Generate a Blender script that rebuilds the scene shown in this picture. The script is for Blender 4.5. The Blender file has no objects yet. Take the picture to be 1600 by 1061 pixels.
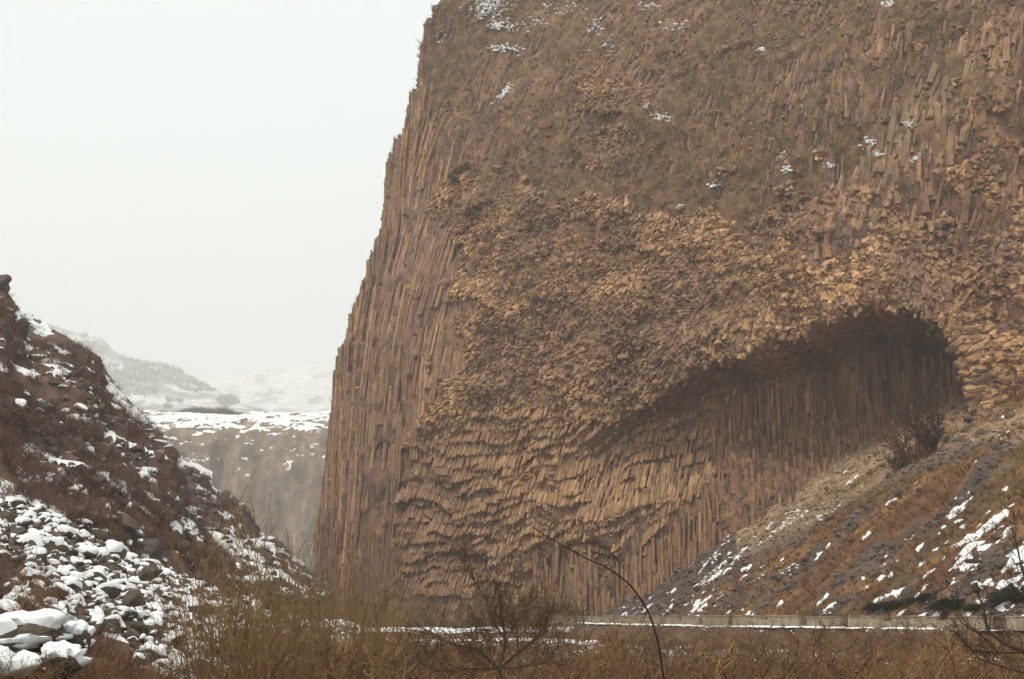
import bpy, math, bmesh
import numpy as np
from math import radians

rng = np.random.default_rng(11)
scene = bpy.context.scene
COL = scene.collection

# ------------------------------------------------------------------ camera, world, sun
F, IW, IH = 1900.0, 1600.0, 1061.0
PITCH = math.atan(430.0 / F)
CP, SP = math.cos(PITCH), math.sin(PITCH)
cam = bpy.data.cameras.new('camera')
cam.sensor_width = 36.0
cam.lens = 36.0 * F / IW
cam.clip_end = 15000
cam.clip_start = 0.1
cam_o = bpy.data.objects.new('camera', cam)
cam_o.rotation_euler = (radians(90) + PITCH, 0, 0)
COL.objects.link(cam_o)
scene.camera = cam_o

SUN_EL, SUN_AZ = 57.0, 218.0        # azimuth clockwise from +y; from behind the left shoulder
w = bpy.data.worlds.new('World')
scene.world = w
w.use_nodes = True
nt = w.node_tree
nt.nodes.clear()
wo = nt.nodes.new('ShaderNodeOutputWorld')
bg = nt.nodes.new('ShaderNodeBackground')
bg.inputs['Strength'].default_value = 0.1
sky = nt.nodes.new('ShaderNodeTexSky')
sky.sky_type = 'NISHITA'
sky.sun_disc = False
sky.sun_elevation = radians(SUN_EL)
sky.sun_rotation = radians(SUN_AZ)
sky.dust_density = 6.0
mixw = nt.nodes.new('ShaderNodeMix')
mixw.data_type = 'RGBA'
mixw.inputs[0].default_value = 0.84        # thick cloud deck over the clear sky
mixw.inputs[7].default_value = (9.5, 10.1, 9.8, 1)
nt.links.new(sky.outputs[0], mixw.inputs[6])
nt.links.new(mixw.outputs[2], bg.inputs[0])
nt.links.new(bg.outputs[0], wo.inputs[0])

sun = bpy.data.lights.new('sun', 'SUN')
sun.energy = 1.5
sun.angle = radians(14)
sun.color = (1.0, 0.93, 0.82)
sun_o = bpy.data.objects.new('sun', sun)
sun_o.rotation_euler = (radians(90 - SUN_EL), 0, radians(180 - SUN_AZ))
sun_o.location = (0, 0, 60)
COL.objects.link(sun_o)

scene.view_settings.view_transform = 'Standard'
scene.view_settings.look = 'None'
scene.view_settings.exposure = 0.3
scene.view_settings.gamma = 1.0
scene.view_settings.use_curve_mapping = False
scene.render.engine = 'CYCLES'
scene.cycles.max_bounces = 6
scene.cycles.diffuse_bounces = 3
scene.cycles.volume_bounces = 2


# ------------------------------------------------------------------ helpers
def at(px, py, Y):
    """a point of the photograph at ground distance Y"""
    px, py, Y = np.broadcast_arrays(np.asarray(px, float), np.asarray(py, float), np.asarray(Y, float))
    u = 530.5 - py
    dx, dy, dz = px - 800, F * CP - u * SP, u * CP + F * SP
    k = Y / dy
    return np.stack([dx * k, Y, dz * k], -1)


def proj(P):
    d = P[..., 1] * CP + P[..., 2] * SP
    u = P[..., 2] * CP - P[..., 1] * SP
    d = np.maximum(d, 1e-3)
    return 800 + F * P[..., 0] / d, 530.5 - F * u / d


def ss(a, b, x):
    t = np.clip((x - a) / (b - a), 0, 1)
    return t * t * (3 - 2 * t)


def hsh(ix, iy, iz, seed):
    h = (ix.astype(np.int64) * 374761393 + iy.astype(np.int64) * 668265263 + iz.astype(np.int64) * 1440662683
         + seed * 982451653) & 0xFFFFFFFF
    h = ((h ^ (h >> 13)) * 1274126177) & 0xFFFFFFFF
    h = ((h ^ (h >> 15)) * 2246822519) & 0xFFFFFFFF
    h ^= h >> 16
    return h / 4294967295.0


def vn(x, y, z=0.0, seed=0):
    x, y, z = np.broadcast_arrays(np.asarray(x, float), np.asarray(y, float), np.asarray(z, float))
    ix, iy, iz = np.floor(x), np.floor(y), np.floor(z)
    fx, fy, fz = x - ix, y - iy, z - iz
    fx, fy, fz = [f * f * (3 - 2 * f) for f in (fx, fy, fz)]
    r = 0
    for a in (0, 1):
        wa = fx if a else 1 - fx
        for b in (0, 1):
            wb = fy if b else 1 - fy
            for c in (0, 1):
                wc = fz if c else 1 - fz
                r = r + wa * wb * wc * hsh(ix + a, iy + b, iz + c, seed)
    return r * 2 - 1


def fbm(x, y, z=0.0, oct=4, seed=0):
    r, a, s = 0, 1.0, 0.0
    x, y, z = np.asarray(x, float), np.asarray(y, float), np.asarray(z, float)
    for o in range(oct):
        r = r + a * vn(x * 2 ** o + 17.3 * o, y * 2 ** o - 9.1 * o, z * 2 ** o, seed + o)
        s += a
        a *= 0.5
    return r / s * 1.5


def mk_mesh(name, V, faces, mats, midx=None, col=None, smooth=False):
    me = bpy.data.meshes.new(name)
    V = np.ascontiguousarray(V, np.float32).reshape(-1, 3)
    if not isinstance(faces, list):
        faces = [faces]
    faces = [np.asarray(f, np.int32) for f in faces if len(f)]
    lv = np.concatenate([f.ravel() for f in faces])
    tot = np.concatenate([np.full(len(f), f.shape[1], np.int32) for f in faces])
    start = np.concatenate([[0], np.cumsum(tot)[:-1]]).astype(np.int32)
    me.vertices.add(len(V))
    me.vertices.foreach_set('co', V.ravel())
    me.loops.add(len(lv))
    me.loops.foreach_set('vertex_index', lv)
    me.polygons.add(len(tot))
    me.polygons.foreach_set('loop_start', start)
    if midx is not None:
        me.polygons.foreach_set('material_index', np.asarray(midx, np.int32))
    for m in mats:
        me.materials.append(m)
    me.update(calc_edges=True)
    if smooth:
        me.shade_smooth()
    else:
        me.shade_flat()
    if col is not None:
        c = np.ones((len(V), 4), np.float32)
        c[:, :3] = col
        at_ = me.color_attributes.new('col', 'FLOAT_COLOR', 'POINT')
        at_.data.foreach_set('color', c.ravel())
    return me


def link(name, me, parent=None, loc=None):
    o = bpy.data.objects.new(name, me)
    COL.objects.link(o)
    if parent is not None:
        o.parent = parent
    if loc is not None:
        o.location = loc
    return o


def tag(o, label=None, cat=None, group=None, kind=None):
    if label: o['label'] = label
    if cat: o['category'] = cat
    if group: o['group'] = group
    if kind: o['kind'] = kind
    return o


def grid_faces(nu, nv, keep=None):
    i = np.arange(nu * nv).reshape(nu, nv)
    q = np.stack([i[:-1, :-1], i[1:, :-1], i[1:, 1:], i[:-1, 1:]], -1).reshape(-1, 4)
    if keep is not None:
        q = q[keep.reshape(-1)]
    return q


def compact(V, faces):
    used = np.unique(np.concatenate([f.ravel() for f in faces]))
    mp = np.zeros(len(V), np.int64)
    mp[used] = np.arange(len(used))
    return V[used], [mp[f] for f in faces], used


# ------------------------------------------------------------------ materials
def new_mat(name):
    m = bpy.data.materials.new(name)
    m.use_nodes = True
    t = m.node_tree
    b = t.nodes['Principled BSDF']
    b.inputs['Roughness'].default_value = 0.92
    b.inputs['Specular IOR Level'].default_value = 0.15
    return m, t, b


def N(t, kind, **kw):
    n = t.nodes.new(kind)
    for k, v in kw.items():
        setattr(n, k, v)
    return n


def noise_node(t, vec, scale, detail=5, rough=0.6):
    n = N(t, 'ShaderNodeTexNoise')
    n.inputs['Scale'].default_value = scale
    n.inputs['Detail'].default_value = detail
    n.inputs['Roughness'].default_value = rough
    t.links.new(vec, n.inputs['Vector'])
    return n


def ramp(t, src, stops):
    r = N(t, 'ShaderNodeValToRGB')
    e = r.color_ramp.elements
    e[0].position, e[0].color = stops[0][0], (*stops[0][1], 1)
    e[1].position, e[1].color = stops[-1][0], (*stops[-1][1], 1)
    for p, c in stops[1:-1]:
        k = e.new(p)
        k.color = (*c, 1)
    t.links.new(src, r.inputs[0])
    return r


def mixc(t, a, b, fac, blend='MIX'):
    m = N(t, 'ShaderNodeMix', data_type='RGBA', blend_type=blend)
    for s, v in ((0, fac), (6, a), (7, b)):
        if hasattr(v, 'is_linked') or hasattr(v, 'links'):
            t.links.new(v, m.inputs[s])
        else:
            m.inputs[s].default_value = v if s == 0 else (*v, 1)
    return m.outputs[2]


def rock_mat(name, s1=1.3, s2=7.0, bump=0.5, dist=0.15, use_attr=True, base=(.2, .14, .1), lo=.62, hi=1.35, snow=None, world=True,
             stretch=(1, 1, 1), lichen=0.0, mottle=0.0):
    m, t, b = new_mat(name)
    if world:
        vec = N(t, 'ShaderNodeNewGeometry').outputs['Position']
    else:
        vec = N(t, 'ShaderNodeTexCoord').outputs['Object']
    mp = N(t, 'ShaderNodeMapping')
    mp.inputs['Scale'].default_value = stretch
    t.links.new(vec, mp.inputs[0])
    vec = mp.outputs[0]
    if use_attr:
        a = N(t, 'ShaderNodeAttribute', attribute_name='col')
        c = a.outputs['Color']
    else:
        c = mixc(t, base, tuple(x * .6 for x in base), noise_node(t, vec, s1 * .4).outputs[0])
    n1 = noise_node(t, vec, s1, 6, .65)
    n2 = noise_node(t, vec, s2, 5, .7)
    g1 = ramp(t, n1.outputs[0], [(.3, (lo, lo * .97, lo * .95)), (.7, (hi, hi, hi))])
    g2 = ramp(t, n2.outputs[0], [(.3, (.72, .7, .69)), (.7, (1.25, 1.25, 1.24))])
    c = mixc(t, c, g1.outputs[0], 1.0, 'MULTIPLY')
    c = mixc(t, c, g2.outputs[0], 1.0, 'MULTIPLY')
    if mottle:
        nm1 = noise_node(t, vec, 1.1, 5, .75)
        c = mixc(t, c, mixc(t, c, (1.25, .98, .78), 1.0, 'MULTIPLY'), ramp(t, nm1.outputs[0], [(.5, (0, 0, 0)), (.64, (mottle,) * 3)]).outputs[0])
        c = mixc(t, c, mixc(t, c, (.64, .58, .6), 1.0, 'MULTIPLY'), ramp(t, nm1.outputs[1], [(.5, (0, 0, 0)), (.66, (mottle,) * 3)]).outputs[0])
    if lichen:
        n3 = noise_node(t, vec, 2.2, 4, .7)
        f = ramp(t, n3.outputs[0], [(.55, (0, 0, 0)), (.7, (lichen,) * 3)])
        c = mixc(t, c, (.23, .2, .11), f.outputs[0])
    if snow is not None:
        g = N(t, 'ShaderNodeNewGeometry')
        sx = N(t, 'ShaderNodeSeparateXYZ')
        t.links.new(g.outputs['Normal'], sx.inputs[0])
        ns = noise_node(t, vec, snow[1], 6, .65)
        ma = N(t, 'ShaderNodeMath', operation='MULTIPLY_ADD')
        t.links.new(ns.outputs[0], ma.inputs[0])
        ma.inputs[1].default_value = snow[2]
        t.links.new(sx.outputs[2], ma.inputs[2])
        f = ramp(t, ma.outputs[0], [(snow[0], (0, 0, 0)), (min(snow[0] + .08, .999), (1, 1, 1))])
        c = mixc(t, c, (.82, .83, .84), f.outputs[0])
    t.links.new(c, b.inputs['Base Color'])
    bp = N(t, 'ShaderNodeBump')
    bp.inputs['Strength'].default_value = bump
    bp.inputs['Distance'].default_value = dist
    t.links.new(n2.outputs[0], bp.inputs['Height'])
    t.links.new(bp.outputs[0], b.inputs['Normal'])
    return m


def plain_attr_mat(name, base=None, var=.35):
    m, t, b = new_mat(name)
    oi = N(t, 'ShaderNodeObjectInfo')
    g = ramp(t, oi.outputs['Random'], [(0, (1 - var,) * 3), (1, (1 + var, 1 + var * .9, 1 + var * .8))])
    if base is None:
        c = N(t, 'ShaderNodeAttribute', attribute_name='col').outputs['Color']
        vec = N(t, 'ShaderNodeNewGeometry').outputs['Position']
        n = noise_node(t, vec, .6, 3)
        g = ramp(t, n.outputs[0], [(.3, (1 - var,) * 3), (.7, (1 + var,) * 3)])
        c = mixc(t, c, g.outputs[0], 1.0, 'MULTIPLY')
    else:
        vec = N(t, 'ShaderNodeTexCoord').outputs['Object']
        n = noise_node(t, vec, 3.0, 3)
        c = mixc(t, base, tuple(x * .55 for x in base), n.outputs[0])
        c = mixc(t, c, g.outputs[0], 1.0, 'MULTIPLY')
    t.links.new(c, b.inputs['Base Color'])
    return m


M_CLIFF = rock_mat('basalt_face', .7, 3.4, .9, .4, lichen=.3, lo=.5, hi=1.45, stretch=(1, 1, .6), mottle=.9)
M_COL = rock_mat('basalt_columns', .9, 4.5, .6, .12, lichen=.4, stretch=(1, 1, .6), mottle=.6)
M_TERR = rock_mat('slope_earth', .5, 4.0, .6, .2)
M_FAR = rock_mat('far_rock', .05, .5, .5, .8, stretch=(1, 1, .25))
M_HILL = rock_mat('far_hill_snow', .02, .12, .3, .8, snow=None)
M_BOULD = rock_mat('boulder_rock', 1.2, 6.0, .5, .1, use_attr=False, base=(.12, .095, .072), world=False)
M_STONE = rock_mat('scree_rock', 1.2, 6.0, .5, .1)
M_BLADE = plain_attr_mat('dry_grass')
M_WILLOW = plain_attr_mat('willow_bark', (.25, .155, .068))
M_BRUSH = plain_attr_mat('bramble_bark', (.23, .13, .062))
M_DARKBARK = plain_attr_mat('dark_bark', (.095, .058, .036))
M_CAVEBARK = plain_attr_mat('reddish_bark', (.13, .06, .04))
M_CANE = plain_attr_mat('cane_bark', (.09, .035, .03))
M_JUN = plain_attr_mat('juniper_green', (.045, .05, .025))
M_CONC = rock_mat('weathered_concrete', 1.6, 9.0, .4, .04, use_attr=False, base=(.4, .32, .225), stretch=(1.5, 1.5, .35))
M_SNOW, t_, b_ = new_mat('snow')
n_ = noise_node(t_, N(t_, 'ShaderNodeNewGeometry').outputs['Position'], 3.0, 5)
c_ = ramp(t_, n_.outputs[0], [(.3, (.78, .80, .81)), (.7, (.88, .88, .87))])
t_.links.new(c_.outputs[0], b_.inputs['Base Color'])
bp_ = N(t_, 'ShaderNodeBump')
bp_.inputs['Strength'].default_value = .35
bp_.inputs['Distance'].default_value = .12
t_.links.new(n_.outputs[0], bp_.inputs['Height'])
t_.links.new(bp_.outputs[0], b_.inputs['Normal'])

# rock colours (albedo)
TAN = np.array((.475, .298, .165))
OCHRE = np.array((.405, .248, .126))
BROWN = np.array((.3, .18, .108))
UMBER = np.array((.18, .11, .08))
PURPLE = np.array((.2, .133, .118))
GREY = np.array((.15, .125, .108))
LICHEN = np.array((.28, .22, .125))
SCRUB = np.array((.235, .146, .085))


def pal(cols, n, jit=.18):
    k = rng.integers(0, len(cols), n)
    c = np.array(cols)[k]
    return c * (1 + jit * rng.normal(size=(n, 1))).clip(.5, 1.6)


# ------------------------------------------------------------------ the cliff
ctrl = np.array([(40, 400), (12, 345), (-16, 305), (-31, 277), (-38.6, 256), (-38.4, 243), (-34, 233), (-23, 225), (0, 208), (19.8, 194),
                 (45.4, 177), (61, 170), (69, 166), (79, 161), (91, 156), (108, 151), (125, 146)], float)


def catmull(P, n=40):
    out = []
    Q = np.vstack([2 * P[0] - P[1], P, 2 * P[-1] - P[-2]])
    for i in range(1, len(Q) - 2):
        t = np.linspace(0, 1, n, endpoint=False)[:, None]
        a, b, c, d = Q[i - 1], Q[i], Q[i + 1], Q[i + 2]
        out.append(.5 * (2 * b + (c - a) * t + (2 * a - 5 * b + 4 * c - d) * t ** 2 + (3 * b - a - 3 * c + d) * t ** 3))
    return np.vstack(out + [P[-1:]])


cv = catmull(ctrl)
seg = np.r_[0, np.cumsum(np.linalg.norm(np.diff(cv, axis=0), axis=1))]
S_MAX = seg[-1]
tan_ = np.gradient(cv, seg, axis=0)
tan_ /= np.linalg.norm(tan_, axis=1, keepdims=True)


def curve(s):
    C = np.stack([np.interp(s, seg, cv[:, 0]), np.interp(s, seg, cv[:, 1])], -1)
    T = np.stack([np.interp(s, seg, tan_[:, 0]), np.interp(s, seg, tan_[:, 1])], -1)
    T /= np.linalg.norm(T, axis=-1, keepdims=True)
    return C, T


S_CORNER = np.interp(0, [0], [seg[np.argmin(cv[:, 0])]])
S_MID = seg[np.argmin(np.abs(cv[:, 0] - 0) + (seg < S_CORNER) * 999)]
LEAN = np.array((.76, .65))
sil = [(960, 486), (860, 490), (800, 499), (700, 511), (640, 517), (590, 523), (575, 534), (520, 546), (480, 561), (430, 574), (400, 587), (350, 596), (300, 600), (262, 610),
       (240, 628), (190, 635), (150, 650), (90, 655), (60, 668), (25, 690), (0, 702), (-40, 735), (-90, 800)]
sz, sI = [], []
_ss = np.linspace(S_CORNER - 30, S_CORNER + 45, 260)
_C, _T = curve(_ss)
for py, px in sil:
    lo, hi = -12.0, 90.0
    kz = at(800, py, 1.0)[2]
    for _ in range(34):
        I = .5 * (lo + hi)
        Cs = _C + LEAN * I
        q = proj(np.stack([Cs[:, 0], Cs[:, 1], Cs[:, 1] * kz], -1))[0]
        j = int(np.argmin(q))
        if q[j] < px + 4: lo = I
        else: hi = I
    sz.append(float(Cs[j, 1] * kz)); sI.append(I)
sz, sI = np.array(sz), np.array(sI)


HST = 12.0


def strip_step(s, z):
    """columns of the flank break off in steps: which step of which bundle a point belongs to"""
    sid = np.floor(s / 1.5 + .5 * vn(s / 6.0, 0, 0, 14))
    ph = hsh(sid, sid * 0, sid * 0, 15) * HST
    j = np.floor((z + ph) / HST)
    return j, ph


def Iprof(s, z):
    j, ph = strip_step(s, z)
    zq = (j + .5) * HST - ph
    w = .85 * ss(S_CORNER + 34, S_CORNER + 12, s)
    Ic = np.interp(z * (1 - w) + zq * w, sz, sI)
    Im = np.interp(z, [-12, 15, 35, 55, 75, 95, 120, 170], [0, .3, 1.2, 4, 9, 17, 33, 75])
    k = ss(S_CORNER + 6, S_CORNER + 55, s)
    return Ic * (1 - k) + Im * k


roof = np.array([(900, 700), (940, 676), (1000, 634), (1060, 600), (1120, 570), (1200, 547), (1260, 520), (1320, 494), (1380, 482),
                 (1425, 485), (1464, 508), (1494, 545), (1516, 592), (1532, 650), (1540, 720)], float)


def roof_y(px):
    return np.interp(px, roof[:, 0], roof[:, 1])


def recess(px, py):
    d = py - roof_y(px) + 7 * vn(px / 14, py / 14, 0, 5)
    Rm = np.interp(px, [900, 960, 1060, 1180, 1300, 1420, 1490, 1520, 1538], [0, 3, 9, 15, 20, 22, 16, 8, 0])
    D = np.interp(px, [900, 1100, 1300, 1520], [150, 230, 360, 460])
    return Rm * ss(-2, 9, d) * (1 - .95 * ss(25, 1, d / D * 25 + 1) * 0) * (1 - ss(.22, 1.0, d / D))


def cliff_pt(s, z, ribs=True):
    s, z = np.broadcast_arrays(np.asarray(s, float), np.asarray(z, float))
    C, T = curve(s)
    n = np.stack([T[..., 1], -T[..., 0]], -1)
    I = Iprof(s, z)
    C = C + LEAN * I[..., None]
    Q = np.stack([C[..., 0], C[..., 1], z], -1)
    px, py = proj(Q)
    R = recess(px, py)
    lip = 1.6 * np.exp(-((py - roof_y(px) + 45) / 60.0) ** 2) * ss(950, 1100, px) * (1 - ss(1530, 1600, px))
    corner = 1 - .9 * np.exp(-((s - S_CORNER) / 27.0) ** 2)
    big = fbm(s / 22, z / 26, 0, 4, 21) * 2.2 * corner + fbm(s / 6, z / 8, 0, 3, 31) * .9 * corner
    gul = -2.2 * ss(.25, .8, fbm(s / 9, z / 60, 0, 2, 77)) * ss(360, 250, py) * corner
    off = -R + lip + big + gul
    for cx_, cy_, rx_, ry_, dp_ in ((652, 850, 62, 70, 1.6), (655, 790, 70, 45, 1.2), (705, 905, 60, 45, 1.3), (910, 905, 70, 60, 1.1), (600, 730, 40, 40, .8)):
        # curved brows: the rock breaks away below an arch
        e_ = np.hypot((px - cx_) / rx_, np.minimum((py - cy_) / ry_, 0)) + .07 * vn(s / 1.3, z / 1.3, 0, 17)
        off = off - dp_ * ss(1.0, .93, e_) * ss(ry_ * 1.0, -ry_ * .8, py - cy_)
    off = off - 2.4 * ss(1.0, .8, np.maximum(np.abs(px - 706 - (py - 290) * .2) / 11, np.abs(py - 292) / 20)) - 1.8 * ss(1, .7, np.maximum(np.abs(px - 715) / 16, np.abs(py - 268 + (px - 715) * .4) / 7))
    off = off + 1.5 * ss(1, .6, np.maximum(np.abs(px - 750) / 30, np.abs(py - 312 + (px - 750) * .5) / 12))
    if ribs:
        off = off + (.24 + .3 * ss(0, 30, z - 40)) * (1 - np.abs(vn(s / 1.1 + .5 * vn(s / 4, z / 5, 0, 42), z / 7, 0, 41)) * 2) * (.55 + .45 * corner) + (.34 + .3 * ss(.0, 40, z - 40)) * fbm(s / 2.0, z / 2.6, 0, 4, 43) * (1 - .6 * np.exp(-((s - S_CORNER) / 26.0) ** 2))
    P = Q.copy()
    P[..., :2] += n * off[..., None]
    return P, n, T, px, py, R


ds, dz = .48, .5
gs = np.r_[np.arange(0, S_CORNER - 14, 1.6), np.arange(S_CORNER - 14, S_MAX, ds)]
gz = np.arange(-9, 168, dz)
Sg, Zg = np.meshgrid(gs, gz, indexing='ij')
P, n_, T_, PX, PY, R_ = cliff_pt(Sg, Zg)
# colours of the face: scrub and earth above, bare rock below
yt = np.interp(PX, [600, 800, 1000, 1200, 1350, 1600], [270, 320, 350, 345, 310, 260])
sc = ss(-40, 50, yt - PY + 60 * fbm(Sg / 9, Zg / 9, 0, 3, 51))
sc = np.maximum(sc, .8 * ss(.25, .5, fbm(Sg / 12, Zg / 8, 0, 4, 52)))
rk = fbm(Sg / 5, Zg / 14, 0, 4, 53)
colr = UMBER + (BROWN - UMBER) * ss(-.6, .4, rk)[..., None]
colr = colr + (PURPLE - colr) * (.6 * ss(0, .6, fbm(Sg / 15, Zg / 15, 0, 3, 54)))[..., None]
scr = SCRUB * (1 + .35 * fbm(Sg / 2, Zg / 3, 0, 3, 55))[..., None]
olive = np.array((.16, .105, .058))
scr = scr + (olive - scr) * (.7 * ss(-.1, .5, fbm(Sg / 20, Zg / 20, 0, 3, 56)))[..., None]
colr = colr * (1 - sc[..., None]) + scr * sc[..., None]
kv = (PY > -260) & ~((PX > 1000) & (PY > np.interp(PX, [920, 1180, 1500, 1600], [965, 805, 625, 640]) + 90) & (Sg > S_CORNER + 30))
V, Fs, used = compact(P.reshape(-1, 3), [grid_faces(len(gs), len(gz), kv[:-1, :-1] | kv[1:, 1:])])
me = mk_mesh('cliff', V, Fs, [M_CLIFF], col=colr.reshape(-1, 3)[used], smooth=True)
cliff = link('cliff', me)
tag(cliff, 'towering brown basalt cliff of organ pipe columns with a dark overhang cave', kind='structure')


def prisms(root, axis, L, rad, rings=(0, .33, .68, .93, 1.0), chip=.35, sides=6):
    n = len(root)
    ref = rng.normal(size=(n, 3))
    e1 = np.cross(axis, ref); e1 /= np.linalg.norm(e1, axis=1, keepdims=True)
    e2 = np.cross(axis, e1)
    ang = np.arange(sides)[None] * (2 * np.pi / sides) + rng.uniform(-.17, .17, (n, sides))
    rr = rad[:, None] * rng.uniform(.82, 1.15, (n, sides))
    ca, sa = np.cos(ang), np.sin(ang)
    ring = (e1[:, None] * (ca * rr)[..., None] + e2[:, None] * (sa * rr)[..., None])
    tx, ty = rng.normal(size=(2, n, 1)) * chip
    tilt = (tx * ca + ty * sa) * rad[:, None] + rng.normal(size=(n, sides)) * .1 * rad[:, None]
    Vs = []
    for i, t in enumerate(rings):
        last = i == len(rings) - 1
        f = .86 if last else (1.0 if i in (0, len(rings) - 2) else None)
        f = np.full((n, 1, 1), f) if f else 1 + rng.uniform(-.07, .07, (n, 1, 1))
        p = root[:, None] + axis[:, None] * (L * t)[:, None, None] + ring * f
        if last:
            p = p + axis[:, None] * (.12 * rad)[:, None, None]
        if i >= len(rings) - 2:
            p = p + axis[:, None] * tilt[..., None]
        elif i:
            p = p + (e1 * rng.normal(size=(n, 1)) + e2 * rng.normal(size=(n, 1)))[:, None] * .06 * rad[:, None, None]
        Vs.append(p)
    V = np.concatenate(Vs, 1)
    nr = len(rings)
    q = []
    for i in range(nr - 1):
        for k in range(sides):
            k2 = (k + 1) % sides
            q.append((i * sides + k, i * sides + k2, (i + 1) * sides + k2, (i + 1) * sides + k))
    cap = np.arange((nr - 1) * sides, nr * sides)[None]
    return V, np.array(q), cap


Vcols, Ccols, Tips, Rads, Lens = [], [], [], [], []
QF = CF = None


def add_cols(root, axis, L, rad, col, chip=.35):
    global QF, CF
    if not len(root):
        return
    hx_, hy_ = proj(root)
    kp_ = (hx_ < 1650) & (hy_ > -60) & ~((hx_ > 960) & (hy_ > np.interp(hx_, [920, 1180, 1500, 1600], [965, 805, 625, 640]) + 60))
    root, axis, L, rad, col = root[kp_], axis[kp_], L[kp_], rad[kp_], col[kp_]
    axis = axis / np.linalg.norm(axis, axis=1, keepdims=True)
    V, QF, CF = prisms(root, axis, L, rad, rings=(0, .93, 1.0), chip=chip)
    Vcols.append(V); Ccols.append(col)
    Tips.append(root + axis * L[:, None]); Rads.append(rad); Lens.append(L)


def sites(sp_s, sp_z, jit=.4):
    s = np.arange(S_CORNER - 12, S_MAX - 12, sp_s)
    z = np.arange(-6, 150, sp_z)
    A, B = np.meshgrid(s, z, indexing='ij')
    B = B + (np.arange(len(s)) % 2)[:, None] * sp_z * .5
    A = A + rng.uniform(-jit, jit, A.shape) * sp_s
    B = B + rng.uniform(-jit, jit, B.shape) * sp_z
    return A.ravel(), B.ravel()


def n3(n):
    return np.stack([n[:, 0], n[:, 1], np.zeros(len(n))], -1)


UP = np.array((0, 0, 1.0))
n3_ = n3
XLp = ([-50, 0, 200, 300, 450, 600, 700, 800, 950], [600, 655, 668, 690, 705, 690, 655, 625, 600])
low_poly = ([560, 640, 700, 780, 900, 960, 1000], [735, 715, 690, 655, 655, 650, 634])


def zones(px, py, s, z):
    wx = px + 26 * fbm(s / 5, z / 5, 0, 3, 61)
    wy = py + 26 * fbm(s / 5, z / 5, 0, 3, 62)
    left = wx + 22 * fbm(s / 3, z / 9, 0, 3, 63) < np.interp(wy, *XLp)
    top = wy < np.interp(wx, [600, 800, 1000, 1200, 1350, 1600], [255, 300, 335, 330, 290, 215])
    topR = (fbm(s / 7, z / 7, 0, 3, 111) > -.12) & (wx > 1330 + .25 * (200 - wy)) & (wy < 400 + (1330 - wx) * .1) & (wy > 40)
    ry = roof_y(px)
    cave = (py > ry + 3) & (px > 985) & (px < 1536)
    vert = cave & ((wx > 1010 + .35 * (900 - wy)) | (wy > 880 + (900 - wx) * .35))
    lowline = np.interp(wx, *low_poly)
    lower = np.where(px > 1000, cave, wy > lowline)
    pil = (wx > 835) & (wy > np.interp(wx, [835, 900, 1000, 1060, 1130, 1200], [885, 858, 850, 822, 790, 760]))
    return left, top, topR, lower, vert | (pil & lower)


# (a) long upright columns of the left flank, each following the face
sg_ = np.arange(S_CORNER - 12, S_CORNER + 60, .4)
A, J = np.meshgrid(sg_ , np.arange(-1, 14), indexing='ij')
A = (A + rng.uniform(-.16, .16, A.shape)).ravel(); J = J.ravel()
ph = strip_step(A, A * 0)[1]
B = J * HST - ph
P, n, T, px, py, R = cliff_pt(A, B + HST * .5)
lf, tp, tr, lw, vt = zones(px, py, A, B + HST * .5)
k = lf & (px < 760) & (py < 1100) & (py > -110)
A, B = A[k], B[k]
m = len(A)
L = HST * rng.uniform(.9, 1.06, m)
pro = .14 * vn(A / 1.3, B / 40, 0, 71) + .13 * rng.normal(size=m)
rad = rng.uniform(.2, .3, m)
tt_ = np.array((-.12, .2, .4, .6, .8, .92, .985, 1.0))
ang = np.arange(6)[None] * (np.pi / 3) + rng.uniform(0, 1, (m, 1)) + rng.uniform(-.15, .15, (m, 6))
rr_ = rad[:, None] * rng.uniform(.85, 1.15, (m, 6))
rings_ = []
Em, N0, *_ = cliff_pt(A, B + HST * .5, False)
Ea = cliff_pt(A, B + .6, False)[0]; Eb = cliff_pt(A, B + HST - .6, False)[0]
sl_ = (Eb - Ea) / (HST - 1.2)
for i, t in enumerate(tt_):
    P = Em + sl_ * (L * t - HST * .5)[:, None]
    c_ = P + n3_(N0) * (pro + .05 * rng.normal(size=m))[:, None]
    f = .7 if i == len(tt_) - 1 else 1.0
    rg = np.stack([np.cos(ang) * rr_ * f, np.sin(ang) * rr_ * f, np.zeros((m, 6))], -1)
    if i >= len(tt_) - 2:
        rg[..., 2] += (np.cos(ang + rng.uniform(0, 6, (m, 1))) * rng.uniform(0, .5, (m, 1))) * rad[:, None]
    rings_.append(c_[:, None] + rg)
FLV = np.concatenate(rings_, 1)
FLQ = np.array([(i * 6 + k_, i * 6 + (k_ + 1) % 6, (i + 1) * 6 + (k_ + 1) % 6, (i + 1) * 6 + k_) for i in range(len(tt_) - 1) for k_ in range(6)])
FLC = pal([BROWN, UMBER * 1.35, BROWN * .8 + .25 * PURPLE, UMBER * .5 + BROWN * .6, BROWN * 1.05 + .02, TAN * .75], m, .13) * (1 + .3 * fbm(A / 4, B / 30, 0, 3, 73))[:, None]
print('flank', m)

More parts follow.
